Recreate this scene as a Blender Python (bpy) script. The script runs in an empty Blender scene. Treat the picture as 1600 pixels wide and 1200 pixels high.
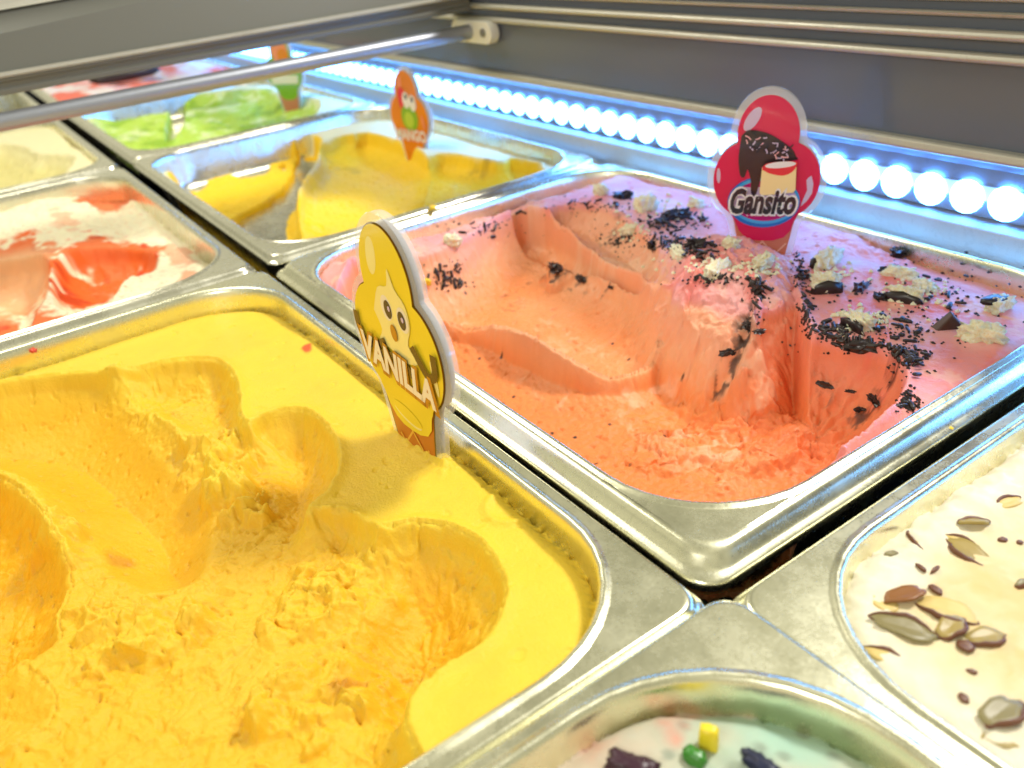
import bpy, math, random
import numpy as np
from mathutils import Vector, Matrix

# ------------------------------------------------------------------ camera, world, lights
S = 0.175                      # one working unit = 0.175 m (height of the lens above the pan rims)
F, CX, CY = 1311.5, 800.0, 600.0
R3 = np.array([[0.56953774, -0.36319978, 0.73736876],
               [0.81624879, 0.35552478, -0.45534607],
               [-0.09677127, 0.86121313, 0.49894616]])
sc = bpy.context.scene
C = sc.collection
cam_d = bpy.data.cameras.new('camera')
cam = bpy.data.objects.new('camera', cam_d)
C.objects.link(cam)
m4 = Matrix([list(R3[0]) + [0], list(R3[1]) + [0], list(R3[2]) + [S], [0, 0, 0, 1]])
cam.matrix_world = m4
cam_d.sensor_width = 36
cam_d.lens = F / 1600 * 36
cam_d.clip_start = 0.01
cam_d.clip_end = 50
cam_d.dof.use_dof = True
cam_d.dof.focus_distance = 1.85 * S
cam_d.dof.aperture_fstop = 11.0
sc.camera = cam

W = bpy.data.worlds.new('World')
sc.world = W
W.use_nodes = True
W.node_tree.nodes['Background'].inputs[0].default_value = (1.0, 0.955, 0.77, 1)
W.node_tree.nodes['Background'].inputs[1].default_value = 0.47
_t = W.node_tree
_tc = _t.nodes.new('ShaderNodeTexCoord')
_n = _t.nodes.new('ShaderNodeTexNoise')  # made-up bright and dim patches all round, to vary the steel's reflections
_n.inputs['Scale'].default_value = 2.6
_n.inputs['Detail'].default_value = 1.5
_r = _t.nodes.new('ShaderNodeValToRGB')
_r.color_ramp.elements[0].position = .38
_r.color_ramp.elements[0].color = (.66, .64, .47, 1)
_r.color_ramp.elements[1].position = .60
_r.color_ramp.elements[1].color = (1.45, 1.38, 1.0, 1)
_t.links.new(_tc.outputs['Generated'], _n.inputs['Vector'])
_t.links.new(_n.outputs['Fac'], _r.inputs[0])
_t.links.new(_r.outputs[0], _t.nodes['Background'].inputs[0])
sc.view_settings.view_transform = 'Standard'
sc.view_settings.look = 'None'
sc.view_settings.exposure = 0.0
sc.cycles.use_denoising = True
sc.cycles.max_bounces = 8
sc.cycles.diffuse_bounces = 5
sc.cycles.sample_clamp_indirect = 6


def area(name, loc, aim, size, power, col):
    d = bpy.data.lights.new(name, 'AREA')
    d.shape = 'RECTANGLE'
    d.size, d.size_y = size[0] * S, size[1] * S
    d.energy = power
    d.color = col
    o = bpy.data.objects.new(name, d)
    C.objects.link(o)
    o.location = Vector(loc) * S
    o.rotation_euler = (Vector(aim) * S - o.location).to_track_quat('-Z', 'Y').to_euler()
    return o


area('ceiling_lamp', (-5.6, 0.0, 4.4), (-4.6, 0.9, 0), (2.4, 1.2), 3.8, (1.0, 0.95, 0.82))
area('shop_lamp', (-0.6, 4.9, 6.0), (-1.6, 0.8, 0), (1.4, 0.7), 15.5, (1.0, 0.97, 0.9))

area('front_fill', (0.9, -3.0, 2.6), (-1.2, 0.6, 0.1), (1.6, 0.8), 2.2, (1.0, 0.96, 0.88))  # added soft fill from the camera side, brightens the sign faces

# ------------------------------------------------------------------ projection helpers (photo pixel -> point in the place)


def ray(px, py):
    v = R3 @ np.array([px - CX, -(py - CY), -F])
    return v / np.linalg.norm(v)


def P(px, py, z=0.0):
    r = ray(px, py)
    t = (z - 1) / r[2]
    return np.array([r[0] * t, r[1] * t])


# ------------------------------------------------------------------ generic mesh helpers
def tag(o, label=None, cat=None, group=None, kind=None):
    if label: o['label'] = label
    if cat: o['category'] = cat
    if group: o['group'] = group
    if kind: o['kind'] = kind
    return o


def empty(name, loc=(0, 0, 0), rz=0.0):
    o = bpy.data.objects.new(name, None)
    o.empty_display_size = 0.01
    C.objects.link(o)
    o.location = Vector([float(c) for c in loc]) * S
    o.rotation_euler = (0, 0, rz)
    return o


def mesh(name, vs, fs, mat=None, parent=None, smooth=True, loc=None, scale=S):
    me = bpy.data.meshes.new(name)
    me.from_pydata([tuple(float(c) * scale for c in v) for v in vs], [], fs)
    me.update()
    if smooth:
        me.polygons.foreach_set('use_smooth', [True] * len(me.polygons))
    if mat: me.materials.append(mat)
    o = bpy.data.objects.new(name, me)
    C.objects.link(o)
    if loc is not None:
        o.location = Vector([float(c) for c in loc]) * S
    if parent: o.parent = parent
    return o


def sharp(o, ang=35):
    me = o.data
    me.set_sharp_from_angle(angle=math.radians(ang))
    return o


def box(x0, x1, y0, y1, z0, z1):
    v = [(x0, y0, z0), (x1, y0, z0), (x1, y1, z0), (x0, y1, z0), (x0, y0, z1), (x1, y0, z1), (x1, y1, z1), (x0, y1, z1)]
    f = [(0, 3, 2, 1), (4, 5, 6, 7), (0, 1, 5, 4), (1, 2, 6, 5), (2, 3, 7, 6), (3, 0, 4, 7)]
    return v, f


def extrude_profile(pts, a0, a1, axis):
    """closed 2D profile swept along x (pts = y,z) or y (pts = x,z)"""
    n = len(pts)
    vs = []
    for a in (a0, a1):
        for p in pts:
            vs.append((a, p[0], p[1]) if axis == 'x' else (p[0], a, p[1]))
    fs = [(i, (i + 1) % n, n + (i + 1) % n, n + i) for i in range(n)]
    fs += [tuple(range(n))[::-1], tuple(range(n, 2 * n))]
    return vs, fs


def fix_normals(o):
    import bmesh
    bm = bmesh.new()
    bm.from_mesh(o.data)
    bmesh.ops.recalc_face_normals(bm, faces=bm.faces)
    bm.to_mesh(o.data)
    bm.free()
    return o


def bevel(o, w, seg=2):
    b = o.modifiers.new('bevel', 'BEVEL')
    b.width = w * S
    b.segments = seg
    b.limit_method = 'ANGLE'
    b.angle_limit = math.radians(30)
    return o


# ------------------------------------------------------------------ materials
def newmat(name):
    m = bpy.data.materials.new(name)
    m.use_nodes = True
    nt = m.node_tree
    return m, nt, nt.nodes['Principled BSDF']


def N(nt, t, **kw):
    n = nt.nodes.new(t)
    for k, v in kw.items():
        if k in n.inputs:
            n.inputs[k].default_value = v
        else:
            setattr(n, k, v)
    return n


def plain(name, col, rough=0.5, metal=0.0, spec=0.5, emit=None, estr=0, coat=0.0, alpha=None):
    m, nt, b = newmat(name)
    b.inputs['Base Color'].default_value = (*col, 1)
    b.inputs['Roughness'].default_value = rough
    b.inputs['Metallic'].default_value = metal
    b.inputs['Specular IOR Level'].default_value = spec
    b.inputs['Coat Weight'].default_value = coat
    if emit:
        b.inputs['Emission Color'].default_value = (*emit, 1)
        b.inputs['Emission Strength'].default_value = estr
    return m


def steel(name, col=(0.82, 0.80, 0.66), rough=0.13, grain=(1, 1, 1), gscale=900, bump=0.03, smudge=0.5, frost=0.0):
    m, nt, b = newmat(name)
    L = nt.links
    tc = N(nt, 'ShaderNodeTexCoord')
    mp = N(nt, 'ShaderNodeMapping')
    mp.inputs['Scale'].default_value = grain
    L.new(tc.outputs['Object'], mp.inputs[0])
    n1 = N(nt, 'ShaderNodeTexNoise', Scale=gscale, Detail=3.0)
    L.new(mp.outputs[0], n1.inputs['Vector'])
    n2 = N(nt, 'ShaderNodeTexNoise', Scale=42.0, Detail=6.0, Roughness=0.7)
    L.new(tc.outputs['Object'], n2.inputs['Vector'])
    n3 = N(nt, 'ShaderNodeTexNoise', Scale=170.0, Detail=6.0, Roughness=0.75, Distortion=1.5)
    L.new(tc.outputs['Object'], n3.inputs['Vector'])
    rr = N(nt, 'ShaderNodeMapRange')
    rr.inputs['From Min'].default_value = 0.35
    rr.inputs['From Max'].default_value = 0.7
    rr.inputs['To Min'].default_value = rough
    rr.inputs['To Max'].default_value = rough + 0.32 * smudge
    L.new(n2.outputs['Fac'], rr.inputs['Value'])
    ad = N(nt, 'ShaderNodeMath', operation='MULTIPLY_ADD')
    ad.inputs[1].default_value = 0.12
    L.new(n1.outputs['Fac'], ad.inputs[0])
    L.new(rr.outputs[0], ad.inputs[2])
    L.new(ad.outputs[0], b.inputs['Roughness'])
    cr = N(nt, 'ShaderNodeMapRange')
    cr.inputs['From Min'].default_value = 0.3
    cr.inputs['From Max'].default_value = 0.47
    cr.inputs['To Min'].default_value = 1 - 0.28 * smudge
    cr.inputs['To Max'].default_value = 1.0
    L.new(n3.outputs['Fac'], cr.inputs['Value'])
    mx = N(nt, 'ShaderNodeMix', data_type='RGBA', blend_type='MULTIPLY')
    mx.inputs[0].default_value = 1
    mx.inputs[6].default_value = (*col, 1)
    L.new(cr.outputs[0], mx.inputs[7])
    L.new(mx.outputs[2], b.inputs['Base Color'])
    b.inputs['Metallic'].default_value = 1.0
    bp = N(nt, 'ShaderNodeBump', Strength=bump, Distance=0.0006)
    L.new(n1.outputs['Fac'], bp.inputs['Height'])
    L.new(bp.outputs[0], b.inputs['Normal'])
    if frost > 0:
        b.inputs['Metallic'].default_value = 1 - frost
    return m


def icecream(name, rough=0.42, sss=0.12, rad=(1.0, 0.5, 0.2), bump=0.35, scl=1200.0, wet=0.5):
    m, nt, b = newmat(name)
    L = nt.links
    at = N(nt, 'ShaderNodeAttribute', attribute_name='Col')
    tc = N(nt, 'ShaderNodeTexCoord')
    n1 = N(nt, 'ShaderNodeTexNoise', Scale=scl, Detail=5.0, Roughness=0.65)
    L.new(tc.outputs['Object'], n1.inputs['Vector'])
    n2 = N(nt, 'ShaderNodeTexNoise', Scale=120.0, Detail=4.0)
    L.new(tc.outputs['Object'], n2.inputs['Vector'])
    hs = N(nt, 'ShaderNodeHueSaturation')
    mr = N(nt, 'ShaderNodeMapRange')
    mr.inputs['To Min'].default_value = 0.93
    mr.inputs['To Max'].default_value = 1.06
    L.new(n2.outputs['Fac'], mr.inputs['Value'])
    L.new(mr.outputs[0], hs.inputs['Value'])
    L.new(at.outputs['Color'], hs.inputs['Color'])
    L.new(hs.outputs[0], b.inputs['Base Color'])
    bp = N(nt, 'ShaderNodeBump', Strength=bump, Distance=0.0005)
    L.new(n1.outputs['Fac'], bp.inputs['Height'])
    L.new(bp.outputs[0], b.inputs['Normal'])
    b.inputs['Roughness'].default_value = rough
    b.inputs['Specular IOR Level'].default_value = wet
    b.inputs['Subsurface Weight'].default_value = sss
    b.inputs['Subsurface Radius'].default_value = rad
    b.inputs['Subsurface Scale'].default_value = 0.0015
    return m


M = {}
M['pan'] = steel('pan_steel', grain=(1, 1, 1), rough=0.14)
M['pan2'] = steel('pan_steel_worn', col=(0.88, 0.86, 0.64), rough=0.15, smudge=0.45)
M['liner'] = steel('frosted_liner_steel', col=(0.66, 0.70, 0.75), rough=0.42, bump=0.5, gscale=1600, frost=0.25)
M['channel'] = steel('led_channel_steel', col=(0.25, 0.30, 0.36), rough=0.3, bump=0.05, frost=0.55)
M['well'] = plain('dark_well', (0.012, 0.014, 0.02), 0.5)
M['panel'] = plain('grey_glossy_panel', (0.115, 0.13, 0.17), 0.16, spec=.4)
M['trim'] = steel('brushed_trim', col=(0.55, 0.53, 0.46), rough=0.35, grain=(1, 30, 30), bump=0.02, frost=0.35)
M['dark_trim'] = plain('dark_grey_frame', (0.17, 0.17, 0.15), 0.35, metal=0.3)
M['lid'] = plain('lid_underside', (.20, .20, .20), .4)
M['rod'] = steel('satin_rod', col=(0.36, 0.38, 0.43), rough=0.34, bump=0.0, smudge=0.2, frost=0.3)
M['white_plastic'] = plain('white_plastic', (0.78, 0.77, 0.7), 0.4)
M['screw'] = steel('screw_steel', col=(0.35, 0.35, 0.36), rough=0.35)
M['led'] = plain('led_lamp_light', (0.9, 0.95, 1), 0.4, emit=(0.09, 0.36, 1.0), estr=21)
M['led_tape'] = plain('led_tape_white', (0.75, 0.8, 0.85), 0.45)
M['choc'] = plain('dark_chocolate', (0.022, 0.013, 0.012), 0.32, spec=0.55)
M['choc_mid'] = plain('brown_chocolate', (0.06, 0.022, 0.014), 0.4)
M['cake'] = icecream('sponge_cake', rough=0.75, sss=0.3, bump=0.9, scl=2200, wet=0.2)
M['vanilla'] = icecream('vanilla_ice_cream', rad=(1.0, 0.7, 0.1), bump=0.8, scl=1000, wet=0.4)
M['pink'] = icecream('strawberry_ice_cream', rad=(1.0, 0.4, 0.25), bump=0.7, scl=1000, wet=0.4)
M['ice'] = icecream('plain_ice_cream', bump=0.3, wet=0.2, rough=0.55)
# ------------------------------------------------------------------ numpy noise


def _h(ix, iy, s):
    n = (ix.astype(np.int64) * 374761393 + iy.astype(np.int64) * 668265263 + s * 974634777) & 0xffffffff
    n = ((n ^ (n >> 13)) * 1274126177) & 0xffffffff
    return ((n ^ (n >> 16)) & 0xffff) / 65535.0


def vn(x, y, s=0):
    ix, iy = np.floor(x), np.floor(y)
    fx, fy = x - ix, y - iy
    ix, iy = ix.astype(np.int64), iy.astype(np.int64)

    def g(a, b):
        t = _h(ix + a, iy + b, s) * 6.28318
        return np.cos(t) * (fx - a) + np.sin(t) * (fy - b)
    u = fx * fx * fx * (fx * (fx * 6 - 15) + 10)
    v = fy * fy * fy * (fy * (fy * 6 - 15) + 10)
    return ((g(0, 0) * (1 - u) + g(1, 0) * u) * (1 - v) + (g(0, 1) * (1 - u) + g(1, 1) * u) * v) * 1.5


def fbm(x, y, s=0, o=4, gain=0.5):
    a, r, f = 1.0, 0.0, 1.0
    for i in range(o):
        r = r + a * vn(x * f, y * f, s + i * 17)
        a *= gain
        f *= 2.03
    return r


def ridged(x, y, s=0, o=4, gain=0.5):
    a, r, f, t = 1.0, 0.0, 1.0, 0.0
    for i in range(o):
        r = r + a * (1 - np.abs(vn(x * f, y * f, s + i * 31)) * 1.8)
        t += a
        a *= gain
        f *= 2.1
    return r / t


def worley(x, y, s=0):
    ix, iy = np.floor(x).astype(np.int64), np.floor(y).astype(np.int64)
    d1 = np.full(x.shape, 9.0)
    d2 = np.full(x.shape, 9.0)
    for a in (-1, 0, 1):
        for b in (-1, 0, 1):
            jx, jy = ix + a, iy + b
            d = np.hypot(jx + _h(jx, jy, s) - x, jy + _h(jx, jy, s + 5) - y)
            m = d < d1
            d2 = np.where(m, d1, np.minimum(d2, d))
            d1 = np.where(m, d, d1)
    return d1, d2


def smooth(e0, e1, x):
    t = np.clip((x - e0) / (e1 - e0), 0, 1)
    return t * t * (3 - 2 * t)


def catmull(pts, k=5):
    pts = np.array(pts, float)
    n = len(pts)
    out = []
    for i in range(n):
        p0, p1, p2, p3 = pts[i - 1], pts[i], pts[(i + 1) % n], pts[(i + 2) % n]
        for j in range(k):
            t = j / k
            out.append(0.5 * (2 * p1 + (p2 - p0) * t + (2 * p0 - 5 * p1 + 4 * p2 - p3) * t * t + (3 * p1 - p0 - 3 * p2 + p3) * t ** 3))
    return np.array(out)


# ------------------------------------------------------------------ pans
def rloop(x0, x1, y0, y1, d, r, n=9):
    x0, x1, y0, y1 = x0 + d, x1 - d, y0 + d, y1 - d
    out = []
    for cx, cy, a0 in ((x1 - r, y1 - r, 0), (x0 + r, y1 - r, 90), (x0 + r, y0 + r, 180), (x1 - r, y0 + r, 270)):
        for i in range(n + 1):
            a = math.radians(a0 + 90 * i / n)
            out.append((cx + r * math.cos(a), cy + r * math.sin(a)))
    return out


RI = 0.26
DEPTH = 0.46


def pan_profile(d0, ri, depth, lw=.6):
    pr = [(0.010, -0.050, .05), (0.0, -0.047, .055), (0.0, -0.034, .055), (0.004, -0.029, .055), (0.011, -0.027, .055),
            (0.017, -0.022, .055), (0.023, -0.010, .056), (0.028, -0.003, .058), (0.034, 0.0, .06), (0.038, 0.0001, .064),
            (d0 - .017, 0.0001, ri + .017), (d0 - .014, 0.0002, ri + .014), (d0 - .009, 0.004, ri + .009), (d0 - .003, 0.005, ri + .003), (d0 + .002, 0.002, ri), (d0 + .006, -0.006, ri - .004),
            (d0 + .008, -0.03, ri - .006), (d0 + .03, -depth + .05, ri - .03), (d0 + .038, -depth + .02, ri - .04), (d0 + .06, -depth, ri - .05), (d0 + .3, -depth, .02)]
    return [(d * lw, z * (.4 + .6 * lw), r * (.5 + .5 * lw)) if k < 10 else (d, z, r) for k, (d, z, r) in enumerate(pr)]


def make_pan(rect, label, d0=0.055, ri=RI, depth=DEPTH, dz=0.0, mat='pan', lw=.6):
    x0, x1, y0, y1 = rect
    cx, cy = (x0 + x1) / 2, (y0 + y1) / 2
    vs, fs = [], []
    n = 0
    prof = pan_profile(d0, ri, depth, lw)
    for d, z, r in prof:
        lp = rloop(x0, x1, y0, y1, d, r)
        n = len(lp)
        vs += [(p[0] - cx, p[1] - cy, z) for p in lp]
    for k in range(len(prof) - 1):
        for i in range(n):
            j = (i + 1) % n
            fs.append((k * n + i, k * n + j, (k + 1) * n + j, (k + 1) * n + i))
    fs.append(tuple(range((len(prof) - 1) * n, len(prof) * n)))
    o = mesh('ice_cream_pan', vs, fs, M[mat], loc=(cx, cy, dz))
    tag(o, label, 'pan', 'steel pans of the display freezer')
    b = o.modifiers.new('thickness', 'SOLIDIFY')
    b.thickness = 0.0012
    b.offset = -1
    return o


# ------------------------------------------------------------------ ice cream height fields
class Field:
    def __init__(s, rect, z0, cell, d0=0.055, ri=RI, dz=0.0, seed=1):
        s.rect, s.z0, s.d0, s.ri, s.dz, s.seed = rect, z0, d0, ri, dz, seed
        x0, x1, y0, y1 = rect
        s.nx, s.ny = int((x1 - x0 - .1) / cell), int((y1 - y0 - .1) / cell)
        s.xs = np.linspace(x0 + .05, x1 - .05, s.nx)
        s.ys = np.linspace(y0 + .05, y1 - .05, s.ny)
        s.X, s.Y = np.meshgrid(s.xs, s.ys, indexing='ij')
        s.Z = np.full(s.X.shape, float(z0))
        s.cut = np.zeros(s.X.shape)       # how far below the untouched surface (mask)
        s.rough = np.zeros(s.X.shape)
        s.wx = fbm(s.X * 9, s.Y * 9, seed + 3, 4) * .02
        s.wy = fbm(s.X * 9, s.Y * 9, seed + 77, 4) * .02
        s.lx = fbm(s.X * 6, s.Y * 6, seed + 3, 2) * .022
        s.ly = fbm(s.X * 6, s.Y * 6, seed + 77, 2) * .022
        s.dx = np.zeros(s.X.shape)
        s.dy = np.zeros(s.X.shape)

    def poly(s, px, z=None, k=4, curve=True):
        z = s.z0 if z is None else z
        w = [P(p[0], p[1], p[2] if len(p) > 2 else z) for p in px]
        return catmull(w, k) if curve else np.array(w)

    def sd(s, poly, warp=1.0, pad=0.35):
        """signed distance, positive inside; only near the polygon"""
        X, Y = s.X + s.lx * warp, s.Y + s.ly * warp
        lo, hi = poly.min(0) - pad, poly.max(0) + pad
        i0, i1 = np.searchsorted(s.xs, [lo[0], hi[0]])
        j0, j1 = np.searchsorted(s.ys, [lo[1], hi[1]])
        out = np.full(X.shape, -1.0)
        x, y = X[i0:i1, j0:j1], Y[i0:i1, j0:j1]
        if x.size == 0: return out
        best = np.full(x.shape, 1e9)
        ins = np.zeros(x.shape, bool)
        n = len(poly)
        for i in range(n):
            a, b = poly[i], poly[(i + 1) % n]
            e = b - a
            L2 = e @ e + 1e-12
            t = np.clip(((x - a[0]) * e[0] + (y - a[1]) * e[1]) / L2, 0, 1)
            dd = (x - a[0] - t * e[0]) ** 2 + (y - a[1] - t * e[1]) ** 2
            best = np.minimum(best, dd)
            if a[1] != b[1]:
                c = ((a[1] > y) != (b[1] > y)) & (x < (b[0] - a[0]) * (y - a[1]) / (b[1] - a[1]) + a[0])
                ins ^= c
        d = np.sqrt(best)
        out[i0:i1, j0:j1] = np.where(ins, d, -d)
        return out

    def scoop(s, px, depth, width, z=None, warp=0.6, rough=0.0, base=0.0, lip=0.006, power=2.0, tilt=(0, 0), streak=0.0, sfreq=60, k=.8, soft=.022):
        pl = s.poly(px, z)
        d = s.sd(pl, warp)
        t = np.clip(d / width, 0, 1)
        prof = np.clip(1 - (1 - t) ** power, 0, 1) ** k
        c = pl.mean(0)
        zz = (s.z0 if z is None else z) - base - depth * prof + tilt[0] * (s.X - c[0]) + tilt[1] * (s.Y - c[1])
        if streak:
            zz = zz + streak * vn(d * sfreq + 3 * s.wx * 50, (np.arctan2(s.Y - c[1], s.X - c[0])) * 5, s.seed + 9) * smooth(0, .03, d)
        ins = d > 0
        zz = s.Z + (zz - s.Z) * np.where(zz < s.Z, smooth(0, soft, d), 1)
        kk = .016
        hh = np.clip(.5 + .5 * (s.Z - zz) / kk, 0, 1)
        new = np.where(ins, s.Z * (1 - hh) + zz * hh - kk * hh * (1 - hh) * smooth(0, .03, d), s.Z)
        s.cut = np.where(ins, 1, s.cut)
        chg = ins & (zz <= s.Z + 1e-6)
        s.rough = np.where(chg, rough, s.rough)
        if lip:
            new = new + np.where(d <= 0, lip * np.exp(-(d / .016) ** 2), 0) * (d > -.3)
        s.Z = new
        return d

    def ramp(s, px, p3, warp=0.8, rough=0.3, edge=0.05, steep=4.0):
        """raised mass with a plane through three (px,py,z) points inside a polygon"""
        pl = s.poly(px)
        d = s.sd(pl, warp)
        q = np.array([[*P(a, b, z), 1.0] for a, b, z in p3])
        co = np.linalg.solve(q, np.array([z for _, _, z in p3]))
        zz = co[0] * s.X + co[1] * s.Y + co[2]
        zz = np.minimum(zz, s.z0 + .05)
        e_ = np.maximum(edge - d, 0)
        zz = zz - steep * e_ * e_ / (e_ + .06)
        zz = np.where(d > -.30, zz, -9)
        s.rough = np.where((zz > s.Z) & (d > -.1), rough, s.rough)
        kk = .05
        hh = np.clip(.5 + .5 * (s.Z - zz) / kk, 0, 1)
        s.Z = np.where(zz < -5, s.Z, zz * (1 - hh) + s.Z * hh + kk * hh * (1 - hh))
        return d

    def ridge(s, px, h, w, side=0.0):
        """raised lip along an open line of (px,py,z)"""
        L_ = [P(a, b, z) for a, b, z in px]
        best = np.full(s.X.shape, 9.0)
        X, Y = s.X + s.lx * .4, s.Y + s.ly * .4
        for a, b in zip(L_[:-1], L_[1:]):
            e = b - a
            t = np.clip(((X - a[0]) * e[0] + (Y - a[1]) * e[1]) / (e @ e), 0, 1)
            best = np.minimum(best, np.hypot(X - a[0] - t * e[0], Y - a[1] - t * e[1]))
        s.Z = s.Z + h * np.exp(-(best / w) ** 2) * (1 + .4 * fbm(s.X * 7, s.Y * 7, s.seed + 70, 2))

    def crumble(s, amp=1.0, f=1.0):
        X, Y = s.X + s.wx * 1.5, s.Y + s.wy * 1.5
        sd = s.seed
        R = s.rough
        d1, d2 = worley(X * 11 * f, Y * 11 * f, sd)
        e1, e2 = worley(X * 27 * f + s.wx * 30, Y * 27 * f + s.wy * 30, sd + 1)
        a = ridged(X * 6 * f, Y * 6 * f, sd + 2, 6, .6)
        b = fbm(X * 45 * f, Y * 45 * f, sd + 8, 3, .7) * 1.5
        pits = smooth(.62, .9, fbm(X * 16 * f, Y * 16 * f, sd + 12, 3) + .35)
        h = (a - .65) * .050 + (.45 - d1) * .026 + (.4 - e1) * .013 + b * .004 - pits * .007
        crack = smooth(.10, 0, d2 - d1) * smooth(-.1, .35, fbm(X * 5, Y * 5, sd + 40, 2))
        h = h - crack * .014 + .0035 * (.5 - worley(X * 70, Y * 70, sd + 4)[0]) + .004 * ridged(X * 30, Y * 30, sd + 44, 3)
        s.Z = s.Z + h * R * amp
        s.dx = s.dx + R * .014 * amp * fbm(X * 20, Y * 20, sd + 51, 3)
        s.dy = s.dy + R * .014 * amp * fbm(X * 20, Y * 20, sd + 61, 3)

    def fine(s, amp=0.0015, soft=0.004):
        s.Z = s.Z + amp * fbm(s.X * 60, s.Y * 60, s.seed + 5, 3) * (0.3 + .7 * s.cut) + soft * fbm(s.X * 4, s.Y * 4, s.seed + 6, 2)
        s.Z = s.Z - (1 - s.cut) * .003 * smooth(.82, .95, fbm(s.X * 22, s.Y * 22, s.seed + 27, 2) + .2) + (1 - s.cut) * .0005 * fbm(s.X * 14, s.Y * 14, s.seed + 28, 3)
        # small air pits on the cut faces
        p = fbm(s.X * 38, s.Y * 38, s.seed + 25, 2)
        s.Z = s.Z - s.cut * .006 * smooth(.55, .8, p)

    def dwall(s):
        x0, x1, y0, y1 = s.rect
        d0 = s.d0 + .008
        ri = s.ri - .006
        hx, hy = (x1 - x0) / 2 - d0, (y1 - y0) / 2 - d0
        qx = np.abs(s.X - (x0 + x1) / 2) - (hx - ri)
        qy = np.abs(s.Y - (y0 + y1) / 2) - (hy - ri)
        return -(np.hypot(np.maximum(qx, 0), np.maximum(qy, 0)) + np.minimum(np.maximum(qx, qy), 0) - ri)

    def H(s, x, y):
        i = np.clip(np.interp(x, s.xs, np.arange(s.nx)), 0, s.nx - 1.001)
        j = np.clip(np.interp(y, s.ys, np.arange(s.ny)), 0, s.ny - 1.001)
        a, b = int(i), int(j)
        u, v = i - a, j - b
        Z = s.Z
        return float((Z[a, b] * (1 - u) + Z[a + 1, b] * u) * (1 - v) + (Z[a, b + 1] * (1 - u) + Z[a + 1, b + 1] * u) * v) + s.dz

    def hit(s, px, py):
        for z in np.arange(s.z0 + .09, s.z0 - .5, -.004):
            x, y = P(px, py, z)
            if s.rect[0] + .05 < x < s.rect[1] - .05 and s.rect[2] + .05 < y < s.rect[3] - .05 and s.H(x, y) >= z:
                return np.array([x, y, s.H(x, y)])
        x, y = P(px, py, s.z0)
        return np.array([x, y, s.z0])

    def normal(s, x, y, e=.015):
        n = Vector((-(s.H(x + e, y) - s.H(x - e, y)) / (2 * e), -(s.H(x, y + e) - s.H(x, y - e)) / (2 * e), 1))
        return n.normalized()

    def build(s, label, mat, col, edge=True, name='ice_cream', cat='ice cream'):
        """col: function(field) -> (nx,ny,3) base colour"""
        x0, x1, y0, y1 = s.rect
        cx, cy = (x0 + x1) / 2, (y0 + y1) / 2
        dw = s.dwall()
        if edge:   # ragged, slightly sunk contact line along the steel
            nz = fbm(s.X * 14, s.Y * 14, s.seed + 90, 4, .7)
            s.Z = s.Z - .012 * smooth(.018, 0, dw + nz * .010) * smooth(-.2, .2, nz) - .012 * smooth(.03, 0, dw)
        cc = col(s).astype(np.float32)
        X, Y, Z = s.X + s.dx, s.Y + s.dy, s.Z
        # snap what lies beyond the wall back onto it
        gx, gy = np.gradient(dw, s.xs, s.ys)
        out = np.minimum(dw, 0)
        gl = np.hypot(gx, gy) + 1e-9
        X2, Y2 = X - gx / gl * out, Y - gy / gl * out
        idx = np.arange(s.nx * s.ny).reshape(s.nx, s.ny)
        cell = (s.xs[1] - s.xs[0]) * 1.5
        ok = dw > -cell
        q = ok[:-1, :-1] & ok[1:, :-1] & ok[1:, 1:] & ok[:-1, 1:]
        quads = np.stack([idx[:-1, :-1], idx[1:, :-1], idx[1:, 1:], idx[:-1, 1:]], -1)[q]
        used = np.zeros(s.nx * s.ny, bool)
        used[quads.ravel()] = True
        remap = np.cumsum(used) - 1
        quads = remap[quads]
        V = np.stack([(X2 - cx), (Y2 - cy), Z], -1).reshape(-1, 3)[used] * S
        cc = cc.reshape(-1, 3)[used]
        me = bpy.data.meshes.new(name)
        nv, nq = len(V), len(quads)
        me.vertices.add(nv)
        me.vertices.foreach_set('co', V.astype(np.float32).ravel())
        me.loops.add(nq * 4)
        me.loops.foreach_set('vertex_index', quads.astype(np.int32).ravel())
        me.polygons.add(nq)
        me.polygons.foreach_set('loop_start', np.arange(0, nq * 4, 4, dtype=np.int32))
        me.polygons.foreach_set('use_smooth', np.ones(nq, bool))
        me.update(calc_edges=True)
        a = me.color_attributes.new('Col', 'FLOAT_COLOR', 'POINT')
        a.data.foreach_set('color', np.concatenate([cc, np.ones((nv, 1), np.float32)], 1).ravel())
        me.materials.append(M[mat])
        o = bpy.data.objects.new(name, me)
        C.objects.link(o)
        o.location = Vector((cx, cy, s.dz)) * S
        tag(o, label, cat)
        return o


def mixc(a, b, t):
    return np.asarray(a) * (1 - t[..., None]) + np.asarray(b) * t[..., None]

# ------------------------------------------------------------------ freezer (cabinet)
XL, XR = -9.2, 1.6
fz = empty('display_freezer', (-1.6, 1.0, -0.9))
tag(fz, 'stainless display freezer holding the pans, with a row of blue-white lamps along its back wall', 'freezer')
OFF = (1.6, -1.0, 0.9)


def part(name, vf, mat, parent=fz, smooth=False, off=OFF):
    vs = [(v[0] + off[0], v[1] + off[1], v[2] + off[2]) for v in vf[0]]
    return fix_normals(mesh(name, vs, vf[1], mat, parent, smooth))


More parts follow.
